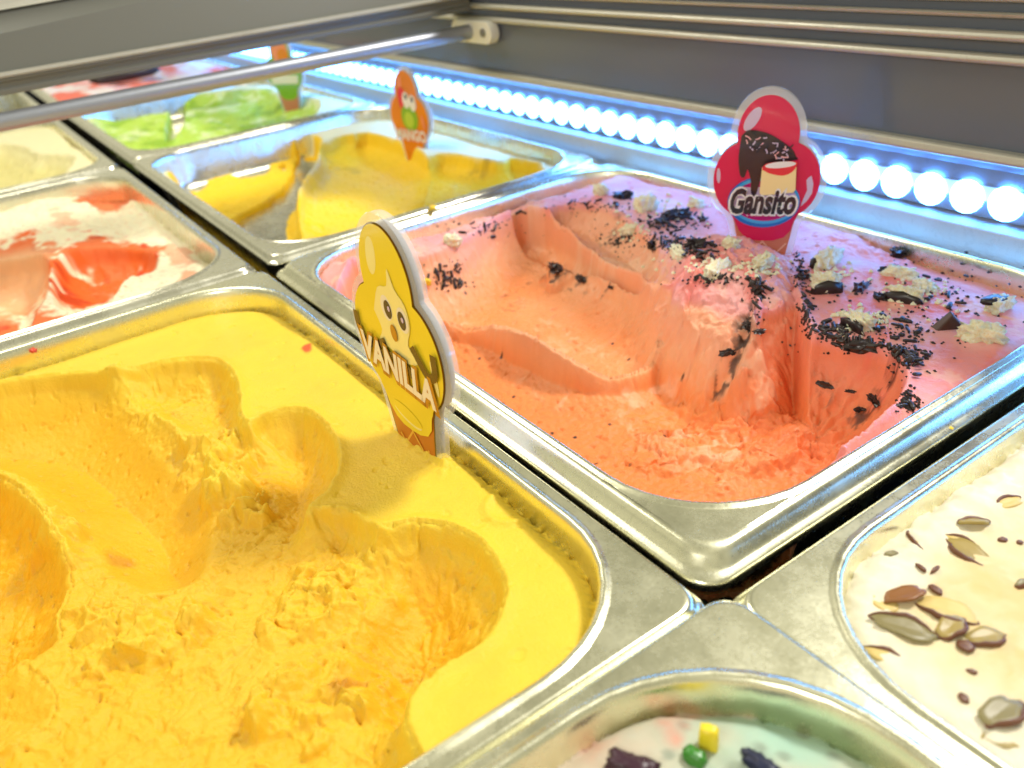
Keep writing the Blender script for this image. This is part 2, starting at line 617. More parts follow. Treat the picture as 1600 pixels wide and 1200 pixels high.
part('well_floor', box(XL, XR, -1.2, 2.5, -.93, -.9), M['well'])
part('well_side', box(XL - .1, XL, -1.2, 2.5, -.93, 0.0), M['well'])
part('well_side', box(XR, XR + .1, -1.2, 2.5, -.93, 0.0), M['well'])
part('well_front', box(XL, XR, -1.3, -1.2, -.93, 0.0), M['well'])
rl = part('rear_liner', extrude_profile([(2.335, -.9), (2.36, -.9), (2.41, .06), (2.41, .085), (2.37, .085), (2.325, .062)], XL, XR, 'x'), M['liner'])
bevel(rl, .006)
ch = part('lamp_channel', extrude_profile([(2.345, .087), (2.42, .087), (2.42, .32), (2.20, .32), (2.20, .305), (2.30, .30), (2.36, .235), (2.365, .22)], XL, XR, 'x'), M['channel'])
bevel(ch, .006)
bp_ = part('back_panel', extrude_profile([(2.185, .33), (2.22, .33), (2.22, 1.02), (2.185, 1.02)], XL, XR, 'x'), M['panel'])
for z0, z1, dy in ((.302, .332, .03), (.537, .560, .028), (.590, .612, .028), (.640, .652, .02), (.675, .69, .02), (.73, .75, .02)):
    t = part('panel_rail', extrude_profile([(2.182 - dy, z0 + .004), (2.178 - dy, z0 + .010), (2.182 - dy, z1 - .004), (2.19 - dy, z1), (2.186, z1), (2.186, z0), (2.19 - dy, z0)], XL, XR, 'x'), M['trim'])
    bevel(t, .003)
# LED strip: tape carrying round lamps
st = part('lamp_strip', box(XL, XR, 2.352, 2.36, .10, .175), M['led_tape'])
lv, lf = [], []
nl, nr = 16, 6
for k in range(nr):
    a = math.pi / 2 * k / (nr - 1)
    for i in range(nl):
        b = 2 * math.pi * i / nl
        lv.append((.050 * math.cos(a) * math.cos(b), -.022 * math.sin(a), .050 * math.cos(a) * math.sin(b)))
for k in range(nr - 1):
    for i in range(nl):
        j = (i + 1) % nl
        lf.append((k * nl + i, (k + 1) * nl + i, (k + 1) * nl + j, k * nl + j))
led0 = None
x = 1.45
while x > XL + .1:
    if led0 is None:
        led0 = mesh('lamp', lv, lf, M['led'], st)
        o = led0
    else:
        o = led0.copy()
        C.objects.link(o)
        o.parent = st
    o.location = Vector((x + OFF[0], 2.350 + OFF[1], .137 + OFF[2])) * S
    x -= .1115

# front frame of the lid (upper left) : stepped aluminium profile across the case
fr = part('lid_frame', extrude_profile([(-3.66, .585), (-3.53, .580), (-3.47, .585), (-3.47, .603), (-3.478, .607), (-3.478, .622), (-3.47, .628), (-3.47, .652),
                                        (-3.62, .662), (-3.62, .70), (-3.70, .70)], -1.3, 2.15, 'y'), M['dark_trim'])
bevel(fr, .003)
part('frame_edge_strip', extrude_profile([(-3.462, .640), (-3.456, .646), (-3.458, .656), (-3.468, .658), (-3.4695, .64)], -1.3, 2.14, 'y'), M['trim'])
lp = part('lid_panel', ([(-3.475, -1.3, .658), (-3.475, 2.15, .655), (-3.56, 2.15, .90), (-3.62, -1.3, .78), (-3.50, -1.3, .658), (-3.50, 2.15, .655), (-3.59, 2.15, .90), (-3.65, -1.3, .78)],
                        [(0, 1, 2, 3), (7, 6, 5, 4), (0, 4, 5, 1), (1, 5, 6, 2), (2, 6, 7, 3), (3, 7, 4, 0)]), M['dark_trim'])
lt = part('lid_trim', ([(-3.60, -1.3, .785), (-3.545, 2.15, .905), (-3.555, 2.15, .93), (-3.61, -1.3, .83), (-3.66, -1.3, .785), (-3.60, 2.15, .905), (-3.61, 2.15, .93), (-3.67, -1.3, .83)],
                       [(0, 1, 2, 3), (7, 6, 5, 4), (0, 4, 5, 1), (1, 5, 6, 2), (2, 6, 7, 3), (3, 7, 4, 0)]), M['trim'])


def tube(p0, p1, r, n=20, r1=None):
    p0, p1 = Vector(p0), Vector(p1)
    r1 = r if r1 is None else r1
    d = (p1 - p0).normalized()
    u = d.orthogonal().normalized()
    w = d.cross(u)
    vs, fs = [], []
    for p, rr in ((p0, r), (p1, r1)):
        for i in range(n):
            a = 2 * math.pi * i / n
            vs.append(tuple(p + (u * math.cos(a) + w * math.sin(a)) * rr))
    fs = [(i, (i + 1) % n, n + (i + 1) % n, n + i) for i in range(n)] + [tuple(range(n))[::-1], tuple(range(n, 2 * n))]
    return vs, fs


rod = part('support_rod', tube((-3.467, -1.3, .507), (-3.467, 2.13, .50), .031, 28), M['rod'], smooth=True)
sharp(rod)


def capsule_plate(cx, cz, hl, hr, y0, y1, n=10):
    out = []
    for sx, a0 in ((1, -90), (-1, 90)):
        for i in range(n + 1):
            a = math.radians(a0 + 180 * i / n)
            out.append((cx + sx * (hl - hr) + hr * math.cos(a), cz + hr * math.sin(a)))
    m = len(out)
    vs = [(p[0], y0, p[1]) for p in out] + [(p[0], y1, p[1]) for p in out]
    fs = [tuple(range(m)), tuple(range(m, 2 * m))[::-1]] + [(i, (i + 1) % m, m + (i + 1) % m, m + i) for i in range(m)]
    return vs, fs


hb = part('hinge_bracket', capsule_plate(-3.46, .50, .165, .048, 2.125, 2.175), M['white_plastic'])
bevel(hb, .006)
for xx in (-3.575, -3.352):
    part('screw', capsule_plate(xx, .50, .0185, .018, 2.118, 2.13), M['screw'], parent=hb, off=OFF)

# ------------------------------------------------------------------ pans
RECT = dict(
    gan=(-2.745, -.715, .775, 2.30), van=(-2.735, -.676, -.79, .757), straw=(-4.745, -2.765, -.79, .742),
    mango=(-4.83, -2.775, .79, 2.30), white=(-6.80, -4.80, -.79, .735), pist=(-6.90, -4.86, .80, 2.30),
    far=(-8.98, -6.93, .80, 2.30), dark=(-8.85, -6.83, -.79, .74), alm=(-.680, 1.36, .762, 2.30), bot=(-.692, 1.37, -.80, .792))
make_pan(RECT['van'], 'steel pan in the left foreground filled with yellow vanilla ice cream', mat='pan2')
make_pan(RECT['gan'], 'steel pan holding the pink ice cream with chocolate sprinkles', mat='pan2', dz=.008, lw=1.25, d0=.062)
make_pan(RECT['straw'], 'steel pan holding the white ice cream with red strawberry swirls', mat='pan')
make_pan(RECT['mango'], 'steel pan holding the nearly empty mango ice cream', d0=.045, dz=.004, depth=.205)
make_pan(RECT['white'], 'steel pan at the left edge holding the pale cream ice cream')
make_pan(RECT['pist'], 'steel pan holding the green pistachio ice cream under the rod', depth=.20)
make_pan(RECT['far'], 'farthest steel pan, beyond the green one, holding red and pink ice cream')
make_pan(RECT['dark'], 'steel pan at the far left between rod and lid frame, nearly empty and dark')
make_pan(RECT['alm'], 'steel pan in the right foreground holding cream ice cream with almond slices', mat='pan2')
make_pan(RECT['bot'], 'steel pan cut off by the bottom of the photo, filled low with pale ice cream', d0=.05, ri=.30, mat='pan2', dz=.010)

# ------------------------------------------------------------------ VANILLA
f = Field(RECT['van'], -.062, .0031, seed=11)
V = f
f.Z = f.Z + .02 * smooth(.5, .7, f.Y) * smooth(-2.6, -2.0, f.X) * smooth(-1.0, -1.4, f.X)
area_px = [(-160, 640), (0, 606), (100, 588), (190, 583), (270, 564), (340, 564), (372, 592), (385, 658), (430, 643), (480, 641), (515, 668), (531, 715), (516, 765),
           (482, 797), (540, 797), (590, 824), (655, 814), (725, 831), (768, 864), (790, 910), (786, 958), (755, 1005), (700, 1043), (655, 1080), (638, 1130), (636, 1320), (-200, 1320)]
f.scoop(area_px, .085, .085, warp=.25, rough=.55, lip=.008, power=1.6)
f.scoop([(385, 662), (430, 643), (480, 641), (515, 668), (530, 715), (514, 765), (476, 800), (430, 850), (390, 810), (372, 730)], .115, .14, warp=.25, rough=.30, lip=.0, streak=.004, sfreq=45)
f.scoop([(480, 800), (540, 797), (592, 824), (600, 868), (555, 900), (500, 880)], .08, .09, warp=.5, rough=.6, lip=.0)
f.scoop([(598, 828), (655, 816), (715, 834), (748, 872), (763, 925), (764, 975), (742, 1008), (694, 1044), (655, 1080), (600, 1120), (540, 1090), (492, 1010), (505, 930), (560, 868)], .17, .18, warp=.25, rough=.30, lip=.0, streak=.005, sfreq=42, tilt=(-.08, .03))
f.scoop([(-160, 640), (0, 608), (60, 597), (120, 592), (190, 600), (242, 642), (292, 692), (345, 738), (352, 800), (330, 860), (270, 900), (190, 906), (118, 880), (98, 830), (62, 790), (0, 738), (-160, 700)],
        .155, .24, z=-.085, warp=.2, rough=.04, lip=.004, power=1.7, tilt=(-.02, .0))
f.scoop([(-160, 700), (0, 742), (60, 795), (98, 850), (104, 900), (90, 950), (60, 1010), (-160, 1050)], .14, .20, z=-.12, warp=.3, rough=.5, lip=.006)
f.scoop([(-160, 1080), (0, 1030), (70, 1060), (80, 1110), (0, 1160), (-160, 1180)], .08, .25, z=-.13, warp=.5, rough=.2)
f.ridge([(185, 592, -.07), (240, 640, -.1), (292, 690, -.13), (345, 736, -.15), (372, 800, -.17)], .035, .035)
f.ridge([(-40, 725, -.13), (20, 752, -.14), (62, 792, -.16), (98, 850, -.18), (122, 905, -.2)], .03, .03)
f.rough = np.where(f.cut > 0, f.rough, 0)
# soften the roughness mask
for _ in range(12):
    f.rough[1:-1, 1:-1] = (f.rough[2:, 1:-1] + f.rough[:-2, 1:-1] + f.rough[1:-1, 2:] + f.rough[1:-1, :-2]) / 4
# crumbly ridge between the first two scoops, and torn lumps by the big scoop
for (px, py, rx, hh) in ((330, 720, .10, .05), (360, 770, .09, .06), (385, 810, .06, .05),  (540, 915, .12, .035), (480, 960, .10, .025),
                         (560, 1090, .09, .035), (80, 850, .08, .05), (440, 1110, .08, .05), (250, 1000, .12, .05), (150, 980, .08, .04)):
    c = P(px, py, -.15)
    dd = np.hypot(f.X - c[0] + f.wx * 3, f.Y - c[1] + f.wy * 3)
    g = smooth(rx, rx * .35, dd)
    f.Z += g * hh * (f.cut > 0) * (.7 + .5 * fbm(f.X * 18, f.Y * 18, 5, 3))
    f.rough = np.maximum(f.rough, g * .9 * f.cut)
f.crumble(.52, 1.3)
f.fine()
# sign slot: torn rim where the sign goes in, little ring, bubbles at the wall
c = P(795, 797, -.06)
dd = np.hypot(f.X - c[0], f.Y - c[1])
f.Z += .006 * np.exp(-((dd - .045) / .01) ** 2)
c = P(655, 700, -.06)
ddx, ddy = np.abs(f.X - c[0]) - .12, np.abs(f.Y - c[1])
f.Z += .010 * smooth(.04, .0, np.maximum(ddx, ddy)) * (.6 + fbm(f.X * 30, f.Y * 30, 3, 3))
dw = f.dwall()
b1, b2 = worley(f.X * 24, f.Y * 24, 8)
f.Z -= .0 * smooth(.32, .2, b1) * smooth(.045, .02, dw) * smooth(.2, .4, fbm(f.X * 3, f.Y * 3, 2, 2)) * .6


def vcol(s):
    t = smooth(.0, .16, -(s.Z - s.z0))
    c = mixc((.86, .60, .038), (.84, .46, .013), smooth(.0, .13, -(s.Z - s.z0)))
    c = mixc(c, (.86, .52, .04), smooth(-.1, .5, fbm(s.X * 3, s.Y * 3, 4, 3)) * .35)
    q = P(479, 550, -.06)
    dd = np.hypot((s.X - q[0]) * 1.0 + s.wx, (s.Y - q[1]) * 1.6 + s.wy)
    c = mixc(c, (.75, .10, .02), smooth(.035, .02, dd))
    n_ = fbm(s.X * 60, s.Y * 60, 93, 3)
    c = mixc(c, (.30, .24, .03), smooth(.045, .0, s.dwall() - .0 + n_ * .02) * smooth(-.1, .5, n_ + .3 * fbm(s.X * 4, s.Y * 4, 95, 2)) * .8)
    for px, py in ((548, 1105), (190, 884), (560, 1100)):
        q = P(px, py, -.2)
        dd = np.hypot(s.X - q[0] + s.wx, s.Y - q[1] + s.wy)
        c = mixc(c, (.55, .22, .02), smooth(.04, .01, dd) * .6)
    return c


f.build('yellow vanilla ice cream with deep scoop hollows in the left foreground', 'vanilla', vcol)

# ------------------------------------------------------------------ PINK
f = Field(RECT['gan'], -.012, .0031, seed=23, dz=.008)
G = f
t0 = -.012
# far rim sits a touch low, torn edge along the back wall
f.Z -= .035 * smooth(2.02, 2.2, f.Y) * smooth(-1.5, -1.3, f.X + .3 * f.wx * 20)
f.Z -= .05 * smooth(.16, .04, f.X + 2.69 + f.wx * 2)
# whole left & front has been dug out
f.scoop([(560, 395), (640, 400), (700, 385), (760, 352), (820, 332), (900, 338), (985, 372), (1022, 392), (1040, 430), (1230, 430, t0), (1243, 520, t0), (1300, 532, t0), (1395, 556, t0), (1414, 600, t0),
         (1386, 655, t0), (1310, 708, t0), (1230, 780, t0), (1200, 900), (900, 900), (560, 560)], .10, .10, warp=.3, rough=.15, lip=.006, power=1.6)
# left lobe
f.scoop([(640, 440, -.06), (715, 392, -.03), (765, 352, -.02), (822, 334, -.02), (870, 350, -.05), (915, 392, -.08), (960, 428, -.10), (1000, 462, -.13), (1046, 530, -.17), (1040, 590, -.2), (950, 610, -.2),
         (880, 590, -.2), (820, 560, -.2), (760, 525, -.17), (680, 492, -.1)], .15, .15, z=-.07, warp=.2, rough=.02, lip=.004, streak=.002, tilt=(-.05, .06))
f.scoop([(792, 362, -.1), (826, 346, -.07), (868, 362, -.08), (922, 404, -.11), (962, 436, -.12), (1000, 470, -.15), (1012, 500, -.18), (975, 480, -.18), (925, 462, -.2), (870, 440, -.18), (820, 405, -.16)], .055, .11, z=-.15, warp=.25, rough=.05, lip=.0, soft=.015)
# right lobe, a little higher, falling towards the front
f.scoop([(860, 342), (940, 338), (1000, 372), (1036, 410), (1052, 480, -.1), (1056, 560, -.16), (1020, 560, -.16), (1000, 468, -.12), (965, 432, -.1), (920, 398, -.08), (880, 360, -.04)], .08, .14, z=-.05, warp=.2, rough=.02, lip=.0, tilt=(0, .20))
# deep front floor
f.scoop([(560, 470, -.15), (690, 490, -.15), (765, 520, -.19), (828, 556, -.20), (888, 588, -.21), (950, 598, -.21), (1010, 582, -.2), (1045, 545, -.18), (1066, 490, -.12), (1110, 460, -.1), (1180, 460, -.1), (1235, 500, -.1), (1270, 600, -.12),
         (1320, 640, -.1), (1386, 655, -.02), (1310, 708, -.02), (1290, 850), (1100, 960), (560, 800)], .08, .30, z=-.218, warp=.25, rough=.08, lip=.012, power=2.0, tilt=(.02, -.03), soft=.03)
# right hollow
d = f.scoop([(1243, 440, t0), (1247, 520, t0), (1300, 532, t0), (1395, 556, t0), (1414, 600, t0), (1388, 655, t0), (1312, 708, t0), (1240, 760, -.06), (1170, 720, -.2), (1180, 640, -.2), (1215, 560, -.12)], .31, .34, z=t0, warp=.2, rough=.10, lip=.004, power=2.0,
            streak=.010, sfreq=30, soft=.012, k=.65)
# standing mass between the hollows
f.ramp([(1040, 395, t0), (1110, 385, t0), (1200, 395, t0), (1248, 430, t0), (1246, 500, -.08), (1232, 560, -.16), (1210, 620, -.23), (1190, 668, -.27), (1135, 645, -.25), (1082, 600, -.20), (1056, 530, -.13), (1040, 450, -.04)],
       [(1040, 428, .04), (1240, 440, .045), (1188, 672, -.205)], rough=.55, edge=.07, steep=1.9, warp=.7)
f.ridge([(825, 340, -.02), (872, 356, -.06), (920, 398, -.09), (965, 432, -.11), (1002, 468, -.14), (1035, 520, -.17)], .026, .018)
f.Z += f.cut * .007 * vn(f.X * 45 + 20 * f.wx, f.Y * 16 + f.X * 16, 88) * smooth(.22, .05, np.hypot(f.X - P(960, 510, -.18)[0], f.Y - P(960, 510, -.18)[1]))
f.Z += f.cut * .006 * vn(f.X * 40 + 20 * f.wx, f.Y * 14 - f.X * 14, 89) * smooth(.3, .05, np.hypot(f.X - P(850, 380, -.1)[0], f.Y - P(850, 380, -.1)[1]))
for _ in range(16):
    f.rough[1:-1, 1:-1] = (f.rough[2:, 1:-1] + f.rough[:-2, 1:-1] + f.rough[1:-1, 2:] + f.rough[1:-1, :-2]) / 4
# crumbly band at the foot
for (px, py, rx, hh, zz) in ((1060, 560, .10, .03, -.2), (1200, 545, .05, .04, -.1), (1195, 600, .06, .03, -.2), (1180, 690, .12, .03, -.3), (1100, 720, .16, .02, -.35), (1220, 740, .12, .03, -.3), (1030, 740, .14, .02, -.35), (1130, 770, .14, .02, -.35),
                             (870, 415, .06, .03, -.12), (690, 500, .06, .02, -.15)):
    c = P(px, py, zz)
    dd = np.hypot(f.X - c[0] + f.wx * 3, f.Y - c[1] + f.wy * 3)
    g = smooth(rx, rx * .3, dd)
    f.Z += g * hh
    f.rough = np.maximum(f.rough, g * .75)
f.crumble(.75, 1.2)
f.fine(amp=.003, soft=.006)
# torn lip along the pans' steel at the back and lump texture of the top
f.Z += (1 - f.cut) * (.008 * fbm(f.X * 3.5, f.Y * 3.5, 31, 2) + .0012 * fbm(f.X * 25, f.Y * 25, 33, 3))


def gcol(s):
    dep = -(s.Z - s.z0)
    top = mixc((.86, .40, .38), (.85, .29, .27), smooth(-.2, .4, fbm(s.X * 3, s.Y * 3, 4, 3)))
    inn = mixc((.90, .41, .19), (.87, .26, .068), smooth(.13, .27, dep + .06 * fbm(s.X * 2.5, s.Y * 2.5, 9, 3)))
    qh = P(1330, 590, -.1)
    inn = mixc(inn, (.82, .18, .05), smooth(.38, .18, np.hypot(s.X - qh[0], s.Y - qh[1])) * .8)  # shade of the right hollow painted in as a darker orange
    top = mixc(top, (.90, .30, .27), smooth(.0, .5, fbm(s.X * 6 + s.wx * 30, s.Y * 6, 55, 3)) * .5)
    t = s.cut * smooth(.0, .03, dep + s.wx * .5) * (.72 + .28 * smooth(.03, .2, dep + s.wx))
    c = mixc(top, inn, t)  # orange by depth: own tone plus the hollows' warmer light painted in
    # melted red syrup on the surface
    for px, py, r in ((1355, 440, .09), (1420, 430, .07), (1300, 420, .06), (1340, 475, .08), (1480, 490, .06), (1560, 500, .06), (1240, 395, .07), (1370, 520, .05), (1560, 590, .05), (1180, 405, .06), (1400, 600, .05), (1110, 405, .06), (1250, 350, .06), (1180, 430, .05), (1090, 445, .04)):
        q = s.hit(px, py)
        dd = np.hypot((s.X - q[0]) + s.wx * 3, (s.Y - q[1]) + s.wy * 3)
        c = mixc(c, (.88, .16, .12), smooth(r, r * .2, dd) * .55)
    # cream pale fat streaks
    c = mixc(c, (.95, .66, .45), smooth(.25, .75, fbm(s.X * 5 + s.wx * 40, s.Y * 5, 66, 4)) * .4)
    # crushed chocolate smeared in the cut faces
    for px, py, z, r, aa in ((868, 425, -.14, .05, .9), (905, 440, -.14, .045, .7), (945, 452, -.15, .02, .8), (850, 435, -.14, .03, .8), (800, 470, -.13, .05, .35), (820, 455, -.13, .03, .4), (955, 380, -.08, .045, .5), (970, 345, -.06, .05, .5), (1165, 520, -.12, .075, .95), (1140, 555, -.15, .06, .85),
                             (1120, 590, -.18, .04, .35), (1175, 455, -.04, .04, .8), (1365, 635, -.18, .05, .8), (1350, 650, -.2, .04, .4), (1290, 608, -.24, .03, .5), (1130, 470, -.05, .03, .3)):
        q = s.hit(px, py)
        dd = np.hypot((s.X - q[0]) + s.wx * 3, (s.Y - q[1]) + s.wy * 3)
        n = fbm(s.X * 34, s.Y * 34, 71, 3)
        c = mixc(c, (.05, .022, .015), smooth(r, r * .3, dd + n * .02) * smooth(-.25, .1, n + (r - dd) * 3) * aa)
    # tiny dark specks in the crumbly floor
    b1, _ = worley(s.X * 9, s.Y * 9, 61)
    c = mixc(c, (.03, .015, .012), smooth(.06, .035, b1) * (dep > .15) * smooth(.0, .2, fbm(s.X * 3, s.Y * 3, 91, 2)))
    return c


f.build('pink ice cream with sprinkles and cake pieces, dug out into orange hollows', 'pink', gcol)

# ------------------------------------------------------------------ the other flavours
# almond
f = Field(RECT['alm'], -.035, .0052, seed=31)
A = f
f.Z += .006 * fbm(f.X * 5, f.Y * 5, 5, 3) + .0015 * fbm(f.X * 30, f.Y * 30, 6, 3)
dw = f.dwall()
f.Z += .005 * smooth(.12, .03, dw) * fbm(f.X * 26, f.Y * 26, 8, 3) * smooth(.7, 1.0, f.Y)
f.build('cream coloured ice cream with sliced almonds in the right foreground', 'ice',
        lambda s: mixc(mixc((.76, .64, .37), (.77, .53, .22), smooth(0, .7, fbm(s.X * 4 + s.wx * 30, s.Y * 4, 5, 4)) * .7), (.9, .88, .78), smooth(.16, .03, s.dwall() + s.wx * 2) * .6))
# bottom : low fill
f = Field(RECT['bot'], -.05, .006, d0=.05, ri=.30, seed=37, dz=.010)
B = f
f.Z += .012 * fbm(f.X * 5, f.Y * 5, 5, 4)
b1, b2 = worley(f.X * 15, f.Y * 15, 8)
f.Z -= .015 * smooth(.28, .18, b1) * (fbm(f.X * 3, f.Y * 3, 2, 2) > .0)


def bcol(s):
    c = np.zeros(s.X.shape + (3,)) + np.array((.60, .50, .38))
    q = P(1240, 1140, -.17)
    q2 = P(1235, 1128, -.17)
    c = mixc(c, (.38, .58, .47), smooth(.34, .08, np.hypot(s.X - q[0] + s.wx * 3, s.Y - q[1] + s.wy * 3)))
    c = mixc(c, (.08, .30, .28), smooth(.10, .01, np.hypot((s.X - q2[0]) + s.wx * 4, (s.Y - q2[1]) * 1.3 + s.wy * 4)) * .8)
    b, _ = worley(s.X * 13, s.Y * 13, 18)
    c = mixc(c, (.25, .30, .24), smooth(.16, .08, b) * .7)
    for px, py in ((1090, 1185), (1120, 1190), (1060, 1190), (930, 1192)):
        q = P(px, py, -.17)
        c = mixc(c, (.75, .22, .16), smooth(.07, .0, np.hypot(s.X - q[0] + s.wx * 3, s.Y - q[1] + s.wy * 3)) * .8)
    return c


f.build('pale ice cream with a teal patch and candies, low in the bottom pan', 'ice', bcol)

# strawberry swirl
f = Field(RECT['straw'], -.07, .0062, seed=41)
ST = f
f.Z += .02 * fbm(f.X * 2.2, f.Y * 2.2, 3, 3) + .02 * smooth(.55, .3, f.Y)
f.scoop([(-80, 430), (30, 405), (75, 412), (85, 450), (60, 500), (0, 560), (-80, 560)], .13, .15, warp=.3, rough=.1)
f.scoop([(95, 418), (150, 395), (235, 392), (245, 420), (200, 450), (165, 500), (110, 495), (80, 470)], .09, .12, warp=.3, rough=.3)
f.scoop([(120, 300), (150, 285), (205, 300), (200, 330), (150, 325)], .05, .06, warp=.5, rough=.3)
f.crumble(.5)
f.fine(amp=.002)


def scol(s):
    w = fbm(s.X * 2.2 + s.wx * 60, s.Y * 3.2 + s.wy * 60, 14, 3)
    c = mixc((.93, .85, .60), (.86, .34, .18), smooth(.035, .0, np.abs(w - .1)) * .8)
    c = mixc(c, (.88, .52, .32), smooth(.03, .0, np.abs(fbm(s.X * 3 + s.wx * 50, s.Y * 4, 44, 3))) * .5)
    for px, py, rx, ry, a in ((150, 305, .30, .12, .9), (100, 345, .2, .05, .4), (30, 425, .30, .15, 1), (60, 405, .14, .08, 1), (130, 460, .24, .13, 1), (180, 425, .28, .12, .95), (225, 395, .16, .07, .95), (60, 505, .12, .08, .95), (0, 520, .2, .08, .95), (280, 400, .16, .05, .5), (300, 440, .12, .04, .6)):
        q = s.hit(px, py)
        dd = np.hypot((s.X - q[0]) / rx + s.wx * 22, (s.Y - q[1]) / ry + s.wy * 22) + .35 * fbm(s.X * 16, s.Y * 16, 19, 3)
        c = mixc(c, (.84, .15, .025), smooth(1.1, .7, dd) * a)
    c = mixc(c, (.72, .22, .10), smooth(.02, .0, np.abs(fbm(s.X * 2.5 + s.wx * 40, s.Y * 6 + s.wy * 40, 144, 3))) * .55)
    c = mixc(c, (.60, .05, .01), smooth(.2, .6, fbm(s.X * 8, s.Y * 8, 145, 3)) * (c[..., 1] < .3) * .8)
    q = s.hit(20, 470)
    c = mixc(c, (.90, .62, .34), smooth(.3, .1, np.hypot(s.X - q[0], s.Y - q[1])) * .7)
    return c


f.Z += .006 * fbm(f.X * 5 + f.wx * 50, f.Y * 9, 77, 3)
f.build('white ice cream swirled with red strawberry sauce at the left edge', 'ice', scol)

# mango: scraped down to the steel in places
f = Field(RECT['mango'], -.062, .0055, d0=.045, seed=47, dz=.004)
MG = f
f.scoop([(270, 292, -.15), (306, 272, -.15), (375, 250, -.15), (467, 238, -.15), (505, 240, -.15), (506, 280, -.16), (480, 330, -.16), (470, 420), (300, 420)], .088, .07, z=-.085, warp=.4, rough=.45, lip=.005, soft=.06)
f.scoop([(504, 244, -.12), (560, 228, -.12), (625, 236, -.10), (655, 262, -.1), (700, 253, -.1), (780, 268, -.1), (800, 262, -.1), (850, 278, -.1), (850, 340), (600, 430), (465, 420), (478, 332, -.16), (506, 284, -.16)], .06, .12, z=-.085, warp=.6, rough=.45, lip=.01)
f.scoop([(560, 232, -.14), (630, 240, -.12), (668, 262, -.12), (668, 300, -.15), (640, 345), (520, 400), (490, 320, -.15)], .05, .2, z=-.12, warp=.25, rough=.03)
f.crumble(.45, 1.3)
f.fine()
zs_ = -.19
for pl_ in ([(476, 242), (500, 246), (502, 285), (474, 322), (452, 350), (436, 400), (345, 372), (378, 340), (420, 318), (448, 292), (462, 262)], [(355, 264), (385, 254), (424, 258), (414, 278), (375, 282)], [(262, 284), (308, 278), (326, 290), (306, 306), (268, 300)], [(438, 262), (450, 260), (448, 270), (438, 270)]):
    d_ = f.sd(f.poly([(a, b, zs_) for a, b in pl_]), .8)
    f.Z = np.where(d_ > 0, f.Z - .12 * smooth(0, .02, d_), f.Z)


def mcol(s):
    t = s.cut * smooth(-.02, .01, s.z0 - s.Z + s.wx * .5)
    c = mixc((.92, .84, .50), (.93, .62, .03), t)
    for px, py, z, r in ((555, 280, -.2, .07), (510, 275, -.2, .04), (465, 272, -.25, .05), (760, 275, -.12, .06), (740, 270, -.12, .05)):
        q = P(px, py, z)
        c = mixc(c, (.40, .24, .02), smooth(r, 0, np.hypot(s.X - q[0] + s.wx * 3, s.Y - q[1] + s.wy * 3)) * .6)
    return c


f.build('golden mango ice cream scraped down to the steel in places', 'ice', mcol)

# pistachio
f = Field(RECT['pist'], -.02, .0075, seed=53)
PI_ = f
f.Z -= .03 * smooth(-5.6, -6.4, f.X)
f.scoop([(150, 205, -.15), (190, 175, -.15), (280, 165, -.12), (340, 155, -.1), (420, 150, -.1), (450, 168, -.1), (505, 178, -.1), (470, 200), (300, 260), (150, 260)], .10, .2, warp=.6, rough=.45, lip=.01)
f.scoop([(268, 172, -.15), (290, 168, -.15), (292, 190, -.15), (282, 215, -.15), (262, 232, -.15), (260, 205, -.15)], .5, .08, z=-.08, warp=.2, rough=.1)
f.crumble(.7)


def pcol(s):
    t = s.cut * smooth(.0, .05, s.z0 - s.Z + s.wx)
    c = mixc((.84, .88, .60), (.50, .70, .10), t)
    c = mixc(c, (.85, .90, .55), smooth(.1, .4, fbm(s.X * 3 + s.wx * 30, s.Y * 3, 19, 3)) * .6)
    n = smooth(.1, .5, fbm(s.X * 4, s.Y * 4, 14, 4))
    c = mixc(c, (.20, .40, .01), n * .6 * smooth(-.1, .5, t))
    for px, py, r in ((380, 150, .10), (410, 150, .10), (430, 150, .08), (450, 180, .14), (490, 180, .12), (215, 185, .10), (310, 160, .1)):
        q = P(px, py, -.15)
        c = mixc(c, (.12, .24, .01), smooth(r, 0, np.hypot(s.X - q[0] + s.wx * 3, s.Y - q[1] + s.wy * 3)) * .7)
    return c


f.build('light green pistachio ice cream with darker green smears', 'ice', pcol)

# pale cream, far pink, dark
f = Field(RECT['white'], -.03, .009, seed=59)
f.scoop([(-60, 235), (20, 225), (60, 240), (90, 240), (120, 250), (60, 300), (-60, 320)], .10, .2, warp=.8, rough=.4)
f.scoop([(95, 190), (115, 200), (140, 225), (120, 235), (100, 215)], .06, .1, warp=.8, rough=.4)
f.crumble(.8)
f.build('pale cream ice cream at the left edge below the rod', 'ice', lambda s: mixc((.84, .78, .48), (.66, .58, .20), smooth(-.02, .1, s.z0 - s.Z) * .8))
f = Field(RECT['far'], -.02, .014, seed=61)
f.Z += .03 * fbm(f.X * 3, f.Y * 3, 3, 3)
f.build('red and pink ice cream in the farthest pan', 'ice', lambda s: mixc(mixc((.92, .22, .16), (.92, .52, .52), smooth(-.2, .3, fbm(s.X * 1.6, s.Y * 2.4, 4, 3))), (.93, .82, .80), smooth(.1, .5, fbm(s.X * 2, s.Y * 3, 24, 3) + smooth(1.3, 2.2, s.Y) * .5)))
f = Field(RECT['dark'], -.22, .014, seed=67)
f.Z += .05 * fbm(f.X * 3, f.Y * 3, 3, 4)
f.build('brownish leftovers in the dark pan at the far left', 'ice', lambda s: mixc((.10, .09, .04), (.42, .34, .08), smooth(-.1, .5, fbm(s.X * 2, s.Y * 2, 4, 3))))

